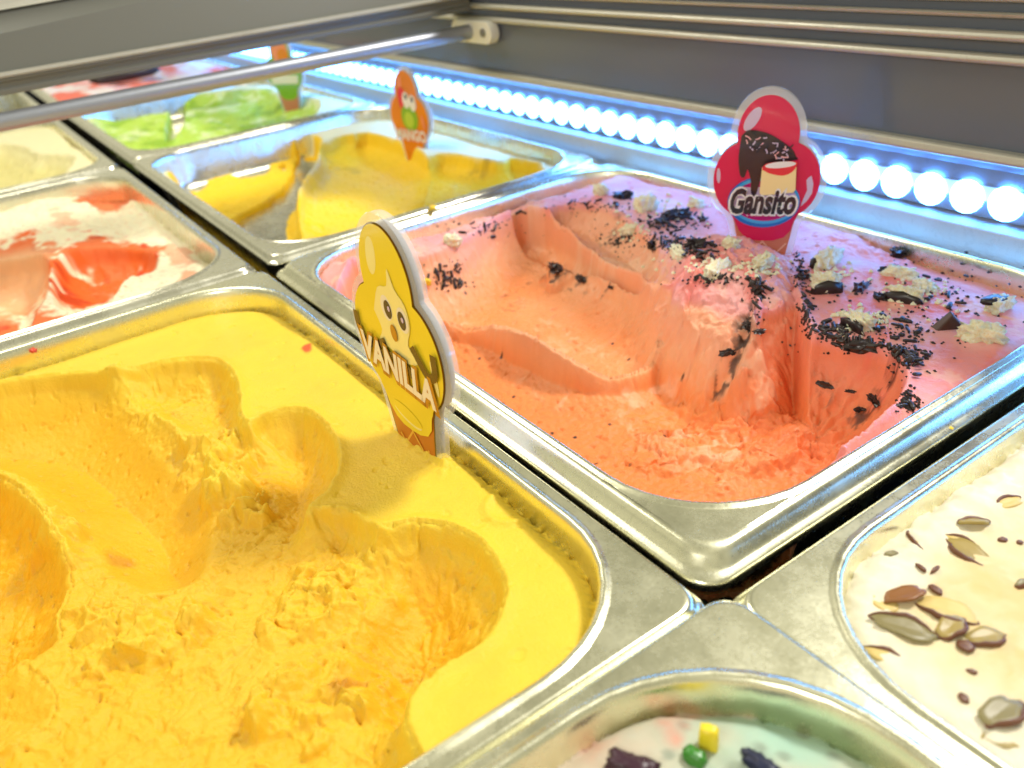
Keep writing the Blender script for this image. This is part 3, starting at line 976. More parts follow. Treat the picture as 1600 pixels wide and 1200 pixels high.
# ------------------------------------------------------------------ signs
m, nt, b = newmat('clear_acrylic')
b.inputs['Base Color'].default_value = (.97, .98, 1, 1)
b.inputs['Roughness'].default_value = .05
b.inputs['Coat Weight'].default_value = .5
_tr = nt.nodes.new('ShaderNodeBsdfTransparent')
_mx = nt.nodes.new('ShaderNodeMixShader')
_mx.inputs[0].default_value = .28
nt.links.new(_tr.outputs[0], _mx.inputs[1])
nt.links.new(b.outputs[0], _mx.inputs[2])
nt.links.new(_mx.outputs[0], nt.nodes['Material Output'].inputs['Surface'])
nt.nodes['Principled BSDF'].inputs['Subsurface Weight'].default_value = .0
M['acrylic'] = m
for n_, c_ in dict(crimson=(.68, .008, .085), white_ink=(.82, .80, .84), lilac=(.62, .50, .72), black_ink=(.012, .014, .03), blue_ink=(.01, .16, .60), sky_ink=(.06, .42, .85), magenta=(.50, .003, .17), cone=(.62, .20, .12), cone_line=(.85, .50, .36),
                   choc_ink=(.035, .02, .025), cream_ink=(.90, .72, .36), red_ink=(.75, .03, .05), pink_ink=(.85, .45, .50), yellow=(.85, .66, .03), olive=(.17, .10, .01), pale_yellow=(.90, .80, .30), brown_ink=(.07, .035, .012),
                   ochre=(.48, .20, .01), cone_orange=(.55, .15, .012), cone_orange_line=(.80, .42, .05), orange=(.78, .22, .01), deep_orange=(.70, .20, .005), green=(.22, .45, .02), lime=(.45, .62, .05), warm_white=(.85, .78, .62), salmon=(.88, .28, .16)).items():
    M[n_] = plain('print_' + n_, c_, .22, spec=.45, coat=.3)


def outline(off=0.0, zb=-.45, n=150):
    """cone-and-three-scoops outline, unit = width of the printed face"""
    ell = [(0, 1.21, .285, .37), (-.205, .775, .295, .37), (.205, .775, .295, .37), (0, .52, .33, .34)]
    cx, cz = 0.0, .80
    pts = []
    for i in range(n):
        a = 2 * math.pi * (i + .5) / n - math.pi / 2
        dx, dz = math.cos(a), math.sin(a)
        best = 0
        for ex, ez, rx, rz in ell:
            rx, rz = rx + off, rz + off
            ox, oz = (cx - ex) / rx, (cz - ez) / rz
            ux, uz = dx / rx, dz / rz
            A, Bq, Cq = ux * ux + uz * uz, ox * ux + oz * uz, ox * ox + oz * oz - 1
            D = Bq * Bq - A * Cq
            if D > 0:
                best = max(best, (-Bq + math.sqrt(D)) / A)
        # stem (trapezoid): |x| <= w(z), zb-off <= z <= .5
        t = 0.0
        r = 0.0
        while r < 1.6:
            x, z = cx + dx * r, cz + dz * r
            if z > .52: ok = abs(x) < .31 and dz < -.3
            else: ok = abs(x) <= .225 + off + .12 * max(-1.5, (z / .5)) * .75 and z >= zb
            if not ok: break
            r += .004
        best = max(best, r)
        pts.append((cx + dx * best, cz + dz * best))
    return pts


def prism(pts, y0, y1, sc_):
    m_ = len(pts)
    vs = [(p[0] * sc_, y0, p[1] * sc_) for p in pts] + [(p[0] * sc_, y1, p[1] * sc_) for p in pts]
    fs = [tuple(range(m_)), tuple(range(m_, 2 * m_))[::-1]] + [(i, (i + 1) % m_, m_ + (i + 1) % m_, m_ + i) for i in range(m_)]
    return vs, fs


def clip_below(pts, z):
    return [(x, min(zz, z)) for x, zz in pts]


def ell(cx, cz, rx, rz, rot=0, n=36, a0=0, a1=360):
    r = math.radians(rot)
    out = []
    for i in range(n):
        a = math.radians(a0 + (a1 - a0) * i / (n if a1 - a0 == 360 else n - 1))
        x, z = rx * math.cos(a), rz * math.sin(a)
        out.append((cx + x * math.cos(r) - z * math.sin(r), cz + x * math.sin(r) + z * math.cos(r)))
    return out


def stroke(pts, w):
    """ribbon along a polyline with tapered round ends"""
    pts = [np.array(p, float) for p in pts]
    L, Rr = [], []
    n_ = len(pts)
    for i, p in enumerate(pts):
        d = pts[min(i + 1, n_ - 1)] - pts[max(i - 1, 0)]
        d = d / (np.linalg.norm(d) + 1e-9)
        q = np.array([-d[1], d[0]]) * w / 2
        L.append(p + q)
        Rr.append(p - q)
    return [tuple(a) for a in L] + [tuple(a) for a in Rr[::-1]]


def sm(pts, k=6):
    pts = np.array(pts, float)
    ext = np.vstack([2 * pts[0] - pts[1], pts, 2 * pts[-1] - pts[-2]])
    out = []
    for i in range(1, len(ext) - 2):
        p0, p1, p2, p3 = ext[i - 1:i + 3]
        for j in range(k):
            t = j / k
            out.append(0.5 * (2 * p1 + (p2 - p0) * t + (2 * p0 - 5 * p1 + 4 * p2 - p3) * t * t + (3 * p1 - p0 - 3 * p2 + p3) * t ** 3))
    out.append(pts[-1])
    return out


def text_mesh(name, body, offset, shear, mat, parent, cx, cz, w, h, y, rot=0, arch=0.0, ref=None, spacing=1.0):
    cu = bpy.data.curves.new('lettering', 'FONT')
    cu.body = body
    cu.size = 1
    cu.offset = offset
    cu.shear = shear
    cu.space_character = spacing
    cu.extrude = 0
    cu.resolution_u = 3
    t = bpy.data.objects.new('tmp', cu)
    C.objects.link(t)
    dg = bpy.context.evaluated_depsgraph_get()
    dg.update()
    me = bpy.data.meshes.new_from_object(t.evaluated_get(dg))
    bpy.data.objects.remove(t)
    co = np.array([v.co[:] for v in me.vertices])
    lo, hi = (co.min(0), co.max(0)) if ref is None else ref
    u = (co[:, 0] - (lo[0] + hi[0]) / 2) / (hi[0] - lo[0]) * w
    v = (co[:, 1] - (lo[1] + hi[1]) / 2) / (hi[1] - lo[1]) * h
    v = v * (1 + arch * 0) + arch * (u / w) ** 2
    r = math.radians(rot)
    X, Z = cx + u * math.cos(r) - v * math.sin(r), cz + u * math.sin(r) + v * math.cos(r)
    for i, vt in enumerate(me.vertices):
        vt.co = (X[i] * S, y * S, Z[i] * S)
    me.materials.clear()
    me.materials.append(M[mat])
    me.name = name
    o = bpy.data.objects.new(name, me)
    C.objects.link(o)
    o.parent = parent
    return o, (lo, hi)


TH = .024


def sign(loc, rz, Wd, label, tilt=0.0):
    root = empty('flavour_sign', loc, rz)
    root.rotation_euler = (tilt, 0, rz)
    tag(root, label, 'sign', 'cone shaped flavour signs')
    o = mesh('acrylic_plate', *prism(outline(.065, -.5), 0, TH, Wd), M['acrylic'], root, smooth=False)
    fix_normals(o)
    bevel(o, .0018, 2)
    lay = [0]

    def put(name, pts, mat, up=None):
        if up is None:
            lay[0] += 1
            up = lay[0]
        y1 = -.0004 * up
        q = mesh(name, *prism(pts, y1 - .0003, y1, Wd), M[mat], root, smooth=False)
        return fix_normals(q)

    def txt(name, body, off, shear, mat, cx, cz, w, h, **kw):
        lay[0] += 1
        return text_mesh(name, body, off, shear, mat, root, cx * Wd, cz * Wd, w * Wd, h * Wd, -.0004 * lay[0] - .0003, **kw)
    # white backing seen from behind
    q = mesh('backing_print', *prism(outline(.004), TH + .0004, TH + .0010, Wd), M['white_ink'], root, smooth=False)
    fix_normals(q)
    return root, put, txt


def cone_print(put, mat, line, z1=.42):
    cone = [(-.225 - .09 * .0, -.44), (.225, -.44)]
    w = lambda z: .225 + .18 * max(-1.5 * .5, z)
    put('cone_print', [(-w(-.44) * 1, -.44), (w(-.44), -.44), (w(z1) - .0, z1), (-w(z1) + .0, z1)], mat)
    k = 0
    for s_ in (1, -1):
        for c in (-.55, -.28, -.01, .26, .53):
            p = []
            for z in (-.4, -.2, 0, .2, .40):
                x = s_ * (c + z * .75)
                if abs(x) < w(z) - .01: p.append((x, z))
            if len(p) >= 2:
                put('waffle_line', stroke(p, .018), line)


# Gansito
def g(u, v):
    return ((u - 662) / 580, (1029 - v) * .001808)


gp = G.hit(1190, 400)
gx, gy = P(1190, 402, -.02)
root, put, txt = sign((gx, gy, -.010), math.radians(36.4), .298, 'crimson cone shaped sign reading Gansito standing in the pink ice cream')
face = outline(0)
put('cone_print', outline(0.0), 'cone')
w_ = lambda z: .225 + .18 * z
for s_ in (1, -1):
    for c in (-.36, -.12, .12, .36):
        p = [(s_ * (c + z * .85), z) for z in np.linspace(-.35, .40, 12) if abs(s_ * (c + z * .85)) < .215 + .18 * z]
        if len(p) > 2: put('waffle_line', stroke(p, .014), 'cone_line')
drip = [p for p in face if p[1] > .36]
# red face = outline above the cone + rounded drip
dr = [(.285, .36), (.26, .26), (.20, .19), (.10, .155), (0, .15), (-.10, .155), (-.18, .19), (-.24, .26), (-.285, .36)]
srt = sorted([p for p in face if p[1] > .38], key=lambda p: math.atan2(p[1] - .8, p[0]) % (2 * math.pi) if math.atan2(p[1] - .8, p[0]) > -math.pi / 2 else math.atan2(p[1] - .8, p[0]) + 2 * math.pi)
srt = sorted([p for p in face if p[1] > .38], key=lambda p: (math.atan2(p[1] - .8, p[0]) + math.pi / 2) % (2 * math.pi))
FACE = srt + dr[::-1]
put('printed_face', FACE, 'crimson')
put('highlight_print', ell(*g(575, 275), .055, .125, -32), 'lilac')
put('highlight_print', ell(*g(400, 575), .018, .075, 2), 'lilac')
put('highlight_print', [g(*p) for p in ((905, 575), (918, 620), (915, 670), (890, 715), (858, 745), (872, 700), (888, 655), (880, 600), (890, 585))], 'lilac')
# emblem oval
put('emblem_oval', ell(*g(655, 722), .345, .262, 0), 'blue_ink')
put('emblem_oval', ell(*g(660, 715), .330, .238, 0), 'sky_ink')
put('emblem_oval', ell(*g(660, 715), .305, .205, 0), 'magenta')
put('emblem_oval', [g(*p) for p in sm([(480, 690), (520, 640), (600, 640), (720, 630), (800, 650), (840, 700), (835, 770), (790, 790), (700, 788), (620, 792), (560, 775), (500, 790), (470, 760), (470, 720)])], 'lilac')
# cake slice picture
put('cake_picture', [g(*p) for p in sm([(520, 360), (560, 330), (650, 345), (720, 380), (790, 430), (815, 470), (815, 490), (650, 520), (640, 560), (612, 680), (585, 670), (580, 600), (560, 540), (545, 582), (520, 570), (508, 480), (515, 400)], 4)], 'choc_ink')
random.seed(5)
for i in range(46):
    u, v = random.uniform(545, 790), 0
    v = 330 + (u - 545) * .42 + random.uniform(-10, 75)
    a = random.uniform(0, 180)
    l = random.uniform(10, 20)
    q = [(u - l * math.cos(math.radians(a)), v - l * math.sin(math.radians(a))), (u, v), (u + l * math.cos(math.radians(a + 20)), v + l * math.sin(math.radians(a + 20)))]
    put('sprinkle_print', stroke([g(*p) for p in q], .012), random.choice(['black_ink', 'black_ink', 'pink_ink']) if i % 4 else 'lilac')
put('cake_front', [g(*p) for p in ((640, 520), (822, 490), (826, 640), (815, 655), (650, 672), (634, 660))], 'cream_ink')
put('glaze_print', [g(*p) for p in sm([(640, 530), (660, 500), (740, 488), (822, 488), (822, 515), (800, 545), (760, 562), (720, 560), (680, 550), (660, 540)], 3)], 'red_ink')
put('cream_top', ell(*g(738, 505), .14, .030, 5), 'white_ink')
# lettering
o1, ref = txt('lettering', 'Gansito', .085, .28, 'white_ink', *g(655, 705), .66, .30)
o1, _ = txt('lettering', 'Gansito', .040, .28, 'black_ink', *g(655, 705), .62, .265)

# VANILLA
vx, vy = P(652, 700, -.05)
root, put, txt = sign((vx, vy, -.05), math.radians(4), .335, 'yellow cone shaped sign reading VANILLA standing in the vanilla ice cream')
put('outline_print', outline(.010), 'olive')
put('cone_print', outline(-.004), 'cone_orange')
for s_ in (1, -1):
    for c in (-.36, -.12, .12, .36):
        p = [(s_ * (c + z * .85), z) for z in np.linspace(-.35, .40, 12) if abs(s_ * (c + z * .85)) < .20 + .18 * z]
        if len(p) > 2: put('waffle_line', stroke(p, .016), 'cone_orange_line')
put('printed_face', [(x_, z_) for x_, z_ in FACE], 'yellow')
put('highlight_print', ell(-.12, 1.36, .055, .13, -12), 'pale_yellow')
put('highlight_print', ell(-.02, .25, .16, .05, -12), 'pale_yellow')
put('highlight_print', [(x_, z_ - .01) for x_, z_ in ell(-.02, .28, .17, .05, -12)], 'yellow')
put('highlight_print', ell(.41, .70, .022, .12, 8), 'pale_yellow')
# melting scoop figure
put('scoop_picture', sm([(-.20, .98), (-.10, 1.16), (.02, 1.20), (.06, 1.32), (.11, 1.20), (.20, 1.12), (.22, .98), (.16, .84), (.24, .74), (.12, .70), (.02, .66), (-.06, .74), (-.20, .76), (-.14, .86), (-.20, .98)], 3), 'pale_yellow')
put('eye', ell(-.03, 1.04, .062, .085, 5), 'warm_white')
put('eye', ell(.15, 1.01, .062, .085, 5), 'warm_white')
put('pupil', ell(-.012, 1.035, .042, .062, 5), 'black_ink')
put('pupil', ell(.142, 1.005, .042, .062, 5), 'black_ink')
put('pupil', ell(.005, 1.045, .013, .018, 5), 'lilac')
put('pupil', ell(.155, 1.015, .013, .018, 5), 'lilac')
put('nose', ell(.02, .885, .035, .058, 5), 'ochre')
# vanilla pods
put('pod_print', stroke(sm([(-.46, .90), (-.45, .78), (-.36, .70), (-.24, .72), (-.12, .78)]), .055), 'brown_ink')
put('pod_print', stroke(sm([(-.12, .68), (.0, .72), (.10, .70), (.18, .60)]), .045), 'brown_ink')
put('pod_print', stroke(sm([(-.20, .66), (-.14, .70), (-.10, .74)]), .050), 'brown_ink')
put('pod_print', stroke(sm([(.22, .86), (.28, .78), (.36, .70), (.44, .74), (.45, .88)]), .060), 'brown_ink')
_, ref = txt('lettering', 'VANILLA', .065, 0, 'ochre', -.01, .62, .93, .265, rot=-7)
txt('lettering', 'VANILLA', .040, 0, 'warm_white', -.015, .625, .86, .21, rot=-7)

# MANGO
mx_, my_ = P(650, 252, -.13)
root, put, txt = sign((mx_, my_, -.13), math.radians(12), .285, 'orange cone shaped sign reading MANGO standing in the golden ice cream')
put('cone_print', outline(0), 'deep_orange')
put('printed_face', FACE, 'orange')
put('highlight_print', ell(-.13, 1.36, .045, .12, -12), 'salmon')
put('mango_picture', ell(-.02, .98, .22, .34, 6), 'deep_orange')
put('mango_picture', ell(-.10, 1.08, .12, .22, 6), 'red_ink')
put('mango_picture', ell(.02, .78, .22, .24, 0), 'green')
put('mango_picture', ell(.0, .74, .12, .14, 0), 'lime')
put('eye', ell(-.01, 1.08, .09, .14, 0), 'white_ink')
put('eye', ell(.16, 1.04, .09, .14, 0), 'white_ink')
put('pupil', ell(.0, 1.14, .03, .05, 0), 'black_ink')
put('pupil', ell(.16, 1.10, .03, .05, 0), 'black_ink')
put('highlight_print', ell(.38, .72, .03, .13, 8), 'salmon')
txt('lettering', 'MANGO', .07, 0, 'salmon', 0, .47, .84, .24)
txt('lettering', 'MANGO', .03, 0, 'white_ink', 0, .475, .80, .20)

# PISTACHIO
px_, py_ = P(455, 166, -.06)
root, put, txt = sign((px_, py_, -.06), math.radians(32), .275, 'green cone shaped sign half hidden behind the rod, in the pistachio ice cream')
put('cone_print', outline(0), 'cone')
put('printed_face', FACE, 'green')
put('fruit_picture', ell(0, 1.25, .24, .30, 0), 'salmon')
put('fruit_picture', ell(.08, 1.15, .16, .18, 0), 'orange')
put('fruit_picture', ell(-.05, .95, .36, .10, 0), 'lime')
put('lettering_band', [(-.38, .52), (.36, .52), (.40, .72), (-.42, .72)], 'warm_white')

# ------------------------------------------------------------------ toppings
m, nt, b = newmat('sponge_cake_crumb')
tcn = N(nt, 'ShaderNodeTexCoord')
nn = N(nt, 'ShaderNodeTexNoise', Scale=900.0, Detail=6.0, Roughness=.7)
nt.links.new(tcn.outputs['Object'], nn.inputs['Vector'])
rp = N(nt, 'ShaderNodeValToRGB')
rp.color_ramp.elements[0].position = .35
rp.color_ramp.elements[0].color = (.82, .66, .34, 1)
rp.color_ramp.elements[1].position = .55
rp.color_ramp.elements[1].color = (.92, .87, .68, 1)
nt.links.new(nn.outputs['Fac'], rp.inputs[0])
nt.links.new(rp.outputs[0], b.inputs['Base Color'])
bb = N(nt, 'ShaderNodeBump', Strength=.9, Distance=.0008)
nt.links.new(nn.outputs['Fac'], bb.inputs['Height'])
nt.links.new(bb.outputs[0], b.inputs['Normal'])
b.inputs['Roughness'].default_value = .8
b.inputs['Subsurface Weight'].default_value = .2
b.inputs['Subsurface Scale'].default_value = .002
M['cake'] = m
M['almond'] = plain('almond_flesh', (.38, .28, .08), .4)
M['almond_pale'] = plain('almond_flesh_pale', (.70, .52, .18), .5)
M['almond_skin'] = plain('almond_skin', (.15, .055, .022), .45)
M['almond_rust'] = plain('almond_rust', (.27, .11, .03), .4)
M['almond_grey'] = plain('almond_flesh_olive', (.25, .21, .09), .4)


def blob(rx, ry, rz, seed, sub=3, rough=.18, box_=.35, freq=2.2):
    import bmesh
    bm = bmesh.new()
    bmesh.ops.create_icosphere(bm, subdivisions=sub, radius=1)
    vs = np.array([v.co[:] for v in bm.verts])
    fs = [tuple(v.index for v in f_.verts) for f_ in bm.faces]
    bm.free()
    mx2 = np.abs(vs).max(1, keepdims=True)
    vs = vs * (1 - box_) + vs / mx2 * box_ * .82
    n = fbm(vs[:, 0] * freq + seed * 3.1 + vs[:, 2], vs[:, 1] * freq + vs[:, 2] * 1.7 + seed, seed, 4)
    vs = vs * (1 + rough * n)[:, None]
    return vs * np.array([rx, ry, rz]), fs


def orient(o, nrm, rz, tilt=0.0, roll=0.0):
    q = Vector(nrm).to_track_quat('Z', 'Y')
    from mathutils import Euler
    o.rotation_mode = 'QUATERNION'
    o.rotation_quaternion = q @ Euler((tilt, roll, rz)).to_quaternion()


def ang_px(F_, px, py, deg):
    """world heading that shows as the picture angle deg (0 = right, 90 = up) on the surface"""
    a = F_.hit(px, py)[:2]
    b_ = F_.hit(px + 8 * math.cos(math.radians(deg)), py - 8 * math.sin(math.radians(deg)))[:2]
    d_ = b_ - a
    return math.atan2(d_[1], d_[0])


def cake(px, py, size, asp, hgt, deg, label, coat=None, seed=1, sink=.3):
    p = G.hit(px, py)
    r = size / 2 / 500.
    o = mesh('cake_piece', *blob(r * .88, r * asp * .9, r * hgt, seed, sub=4, rough=.5, box_=.5, freq=2.6), M['cake'], loc=(p[0], p[1], p[2] + r * hgt * (1 - 2 * sink)), smooth=True)
    n = G.normal(p[0], p[1], .04)
    n = Vector((n.x * .5, n.y * .5, 1)).normalized()
    orient(o, n, ang_px(G, px, py, deg))
    tag(o, label, 'cake piece', 'cake pieces on the pink ice cream')
    if coat:
        if coat == 'side':
            vf = blob(r * .98, r * .16, r * hgt * .8, seed + 40, sub=2, rough=.3, box_=.7)
            q = mesh('chocolate_coating', vf[0] + np.array([0, -r * asp * .86, -r * .05]), vf[1], M['choc'], o)
        else:
            vf = blob(r * .8, r * asp * .7, r * .18, seed + 40, sub=2, rough=.5, box_=.5, freq=3)
            q = mesh('chocolate_coating', vf[0] + np.array([r * .25, -r * .2, r * hgt * .72]), vf[1], M['choc'], o)
    return o


cake(938, 304, 34, .8, .75, 10, 'pale sponge cake lump at the back rim, leftmost of the row', seed=2)
cake(1010, 328, 44, .85, .8, 20, 'large pale sponge cake block above the heap of chocolate curls', seed=3)
cake(984, 363, 32, .6, .6, 35, 'crumbly cake piece on the edge of the hollow, below the large block', seed=4)
cake(1088, 324, 30, .8, .65, 0, 'pale sponge cake block left of the crimson sign, by the back rim', seed=5)
cake(1060, 398, 52, .4, .35, 8, 'flat cake smear under the middle patch of sprinkles', seed=6, sink=.5)
cake(1118, 424, 66, .35, .35, 5, 'long flat cake smear in front of the crimson sign', seed=7, sink=.5)
cake(1142, 386, 30, .7, .6, 0, 'yellowish cake piece touching the left side of the crimson sign stem', seed=8)
cake(1192, 418, 46, .5, .55, 15, 'cake crumb ridge right at the foot of the crimson sign', seed=9)
cake(1294, 414, 66, .42, .5, 42, 'long chocolate speckled cake bar right of the crimson sign', coat='side', seed=10)
cake(1290, 452, 46, .7, .7, 10, 'cake cube with a dark chocolate front, below the long cake bar', coat='side', seed=11)
cake(1342, 512, 46, .6, .6, 8, 'pale cake piece on the lip of the right hollow', coat='side', seed=12)
cake(1412, 468, 52, .38, .5, -8, 'low cake piece with a crumbly chocolate edge in the middle of the pink surface', coat='side', seed=13)
cake(1440, 452, 32, .8, .55, 0, 'round pale cake lump at the middle of the pink surface', seed=14)
cake(1404, 432, 48, .4, .4, -14, 'dark cake slice with a white top near the torn back edge', coat='side', seed=15)
cake(1532, 530, 56, .5, .5, 18, 'oblong pale cake piece near the right rim of the pan', seed=16)
cake(1560, 483, 46, .6, .5, 10, 'pale cake piece close to the far right corner of the pan', coat='top', seed=17)
cake(708, 381, 34, .6, .6, 60, 'pale cake piece at the left edge beside the yellow sign', seed=18)


def chunk(px, py, size, asp, hgt, deg, label, seed, mat='choc', tri=False):
    p = G.hit(px, py)
    r = size / 2 / 570.
    if tri:
        vs = [(-r, -r * .25, 0), (r, -r * .25, 0), (0, -r * .15, r * 1.1), (-r * .9, r * .35, 0), (r * .9, r * .35, 0), (0, r * .25, r * 1.0)]
        fs = [(0, 1, 2), (5, 4, 3), (0, 3, 4, 1), (1, 4, 5, 2), (2, 5, 3, 0)]
        o = fix_normals(mesh('chocolate_chunk', vs, fs, M[mat], loc=(p[0], p[1], p[2] - .006), smooth=False))
        bevel(o, .003)
    else:
        o = mesh('chocolate_chunk', *blob(r, r * asp, r * hgt, seed, sub=3, rough=.75, box_=.6, freq=3.4), M[mat], loc=(p[0], p[1], p[2] + .25 * r * hgt), smooth=False)
    orient(o, Vector((0, 0, 1)), ang_px(G, px, py, deg))
    tag(o, label, 'chocolate', 'chocolate chunks on the pink ice cream')
    return o


chunk(975, 308, 42, .6, .4, 15, 'knobbly dark chocolate chunk between the two pale cake blocks at the back rim', 3)
chunk(1056, 340, 62, .45, .35, 12, 'large dark chocolate curl sticking out of the sprinkle heap', 4)
chunk(1020, 392, 28, .6, .6, -40, 'dark chocolate chunk at the top of the hollow wall', 5)
chunk(1088, 385, 34, .5, .5, -10, 'dark chocolate chunk between the two cake smears left of the crimson sign', 6)
chunk(1400, 402, 24, .7, .9, 70, 'black chocolate chunk in the torn back edge of the pink ice cream', 7)
chunk(1390, 425, 40, .35, .3, -5, 'jagged dark chocolate slab below the torn back edge', 8)
chunk(1482, 512, 50, .5, .6, 5, 'triangular brown chocolate piece standing at the right of the pink surface', 9, 'choc_mid', True)
chunk(1345, 452, 34, .4, .45, 18, 'reddish dark berry coloured chunk on the red syrup', 10, 'choc_mid')
chunk(1376, 468, 22, .8, .6, 0, 'small black chunk beside the low cake piece', 11)
chunk(1180, 452, 36, .4, .5, -55, 'dark chocolate splinter on the face below the crimson sign', 12)
chunk(1345, 543, 42, .5, .4, -5, 'dark chocolate flake hanging over the lip of the right hollow', 13)

chunk(868, 424, 44, .5, .3, -60, 'dark chocolate smear dug into the left lobe of the hollow', 21)
chunk(908, 440, 34, .35, .3, -25, 'thin chocolate streak right of the smear in the left lobe', 22)
chunk(955, 452, 14, .6, .4, -10, 'small chocolate bit at the end of the streak in the left lobe', 23)
chunk(1168, 512, 30, .5, .3, 20, 'chocolate bits set in the middle of the standing mass below the crimson sign', 24)
chunk(1142, 552, 34, .35, .3, 65, 'long chocolate smear low on the standing mass below the crimson sign', 25)
chunk(1186, 526, 18, .8, .3, 0, 'round chocolate bit on the right flank of the standing mass', 26)
chunk(1366, 630, 26, .5, .3, -50, 'curved chocolate bit in the wall of the right hollow', 27)
chunk(1345, 645, 18, .5, .3, 60, 'small chocolate bit beside the curved one in the right hollow', 28)
chunk(1285, 606, 30, .2, .3, -14, 'flat chocolate sliver in the floor of the right hollow', 29)
chunk(1328, 618, 14, .4, .3, -10, 'tiny chocolate sliver right of the flat one in the right hollow', 30)

# sprinkles: five shapes shared by all
spr = []
random.seed(12)
for k in range(6):
    L_, r_ = (.011, .014, .017, .020, .013, .009)[k], (.0050, .0048, .0045, .0045, .0055, .006)[k]
    vs, fs = [], []
    n_ = 8
    ring = [(-1, .0), (-.97, .75), (-.6, 1), (.6, 1), (.97, .75), (1, 0)]
    for q_, (t_, rr_) in enumerate(ring):
        bend = .12 * (k % 3 - 1) * (1 - t_ * t_) * L_
        for i in range(n_):
            a = 2 * math.pi * i / n_
            vs.append((t_ * L_, r_ * max(rr_, .05) * math.cos(a) + bend, r_ * max(rr_, .05) * math.sin(a)))
    for q_ in range(len(ring) - 1):
        for i in range(n_):
            j = (i + 1) % n_
            fs.append((q_ * n_ + i, q_ * n_ + j, (q_ + 1) * n_ + j, (q_ + 1) * n_ + i))
    me = bpy.data.meshes.new('sprinkle')
    me.from_pydata([tuple(c * S for c in v) for v in vs], [], fs)
    me.polygons.foreach_set('use_smooth', [True] * len(me.polygons))
    me.materials.append(M['choc'])
    spr.append(me)
CL = [(1050, 352, 50, 18, 46, 3, 'in the big heap behind the hollow, right of the large cake block'),
      (1082, 398, 42, 16, 30, 2, 'in the patch left of the stem of the crimson sign'),
      (702, 438, 30, 18, 22, 1, 'beside the yellow sign on the left bank'),
      (1250, 428, 11, 20, 16, 3, 'in the small bunch just right of the foot of the crimson sign'),
      (1258, 485, 12, 32, 12, 1, 'down the sharp edge left of the cake cube'),
      (1292, 518, 48, 14, 28, 1, 'in the patch below the cake cube'),
      (1345, 548, 55, 9, 18, 1, 'along the lip of the right hollow'),
      (1422, 566, 26, 24, 38, 2, 'in the dense heap at the right end of the hollow'),
      (1400, 515, 55, 18, 15, 1, 'loose in front of the low cake piece'),
      (1470, 455, 80, 40, 14, 1, 'loose on the far right part of the pink surface'),
      (1182, 450, 18, 30, 11, 1, 'on the face below the crimson sign'),
      (1418, 632, 12, 12, 5, 1, 'on the thin ledge at the right of the hollow'),
      (935, 325, 55, 10, 9, 1, 'along the back edge below the leftmost cake lump'),
      (760, 362, 60, 12, 10, 1, 'along the far left bank of the pan'),
      (970, 378, 22, 14, 8, 1, 'below the crumbly cake piece on the hollow edge'),
      (1112, 440, 36, 7, 12, 1, 'along the front edge of the standing mass below the sign'),
      (1040, 378, 30, 10, 10, 2, 'between the big heap and the patch left of the sign')]
for cx, cy, rx, ry, n_, lv_, where in CL:
    for i in range(n_):
        while True:
            a, b_ = random.gauss(0, .5), random.gauss(0, .5)
            if a * a + b_ * b_ < 1.3: break
        p = G.hit(cx + a * rx, cy + b_ * ry)
        o = bpy.data.objects.new('sprinkle', random.choice(spr))
        C.objects.link(o)
        zz = p[2] + .004 + random.random() * .009 * (lv_ - 1)
        o.location = Vector((p[0], p[1], zz)) * S
        nn_ = G.normal(p[0], p[1], .02)
        orient(o, nn_, random.uniform(0, 6.28), 0, random.uniform(-.25, .25) * lv_ * .8)
        s_ = random.choice([.7, .75, .8, .85, .95, 1.1])
        o.scale = (s_, s_, s_)
        tag(o, 'dark sprinkle ' + where, 'sprinkle', 'chocolate sprinkles ' + where)

# fine crumbs that nobody could count
rng = random.Random(3)


def crumbs(name, spots, n_, r0, r1, mat, label, cat):
    vs, fs = [], []
    for i in range(n_):
        cx, cy, rx, ry = rng.choice(spots)
        p = G.hit(cx + rng.gauss(0, .55) * rx, cy + rng.gauss(0, .55) * ry)
        if p[2] < -.25: continue
        r = rng.uniform(r0, r1)
        b0 = len(vs)
        for q_ in ((1, 0, 0), (-1, 0, 0), (0, 1, 0), (0, -1, 0), (0, 0, 1), (0, 0, -1)):
            k_ = rng.uniform(.5, 1.5)
            vs.append((p[0] + q_[0] * r * k_, p[1] + q_[1] * r * k_, p[2] + r * .3 + q_[2] * r * .8))
        for t_ in ((0, 2, 4), (2, 1, 4), (1, 3, 4), (3, 0, 4), (2, 0, 5), (1, 2, 5), (3, 1, 5), (0, 3, 5)):
            fs.append(tuple(b0 + q_ for q_ in t_))
    o = fix_normals(mesh(name, vs, fs, M[mat], smooth=False))
    tag(o, label, cat, kind='stuff')


crumbs('chocolate_crumbs', [(c[0], c[1], c[2] * 1.3, c[3] * 1.4) for c in CL] + [(1400, 480, 160, 80)], 1300, .002, .006, 'choc', 'fine dark chocolate crumbs strewn over the pink ice cream', 'crumbs')
crumbs('cake_crumbs', [(1050, 335, 90, 20), (1110, 420, 80, 16), (1300, 430, 40, 30), (1345, 500, 50, 15), (1430, 460, 60, 25), (1192, 420, 30, 15), (985, 362, 25, 14)], 450, .003, .010, 'cake', 'pale sponge cake crumbs strewn between the cake pieces', 'crumbs')

# ------------------------------------------------------------------ almonds


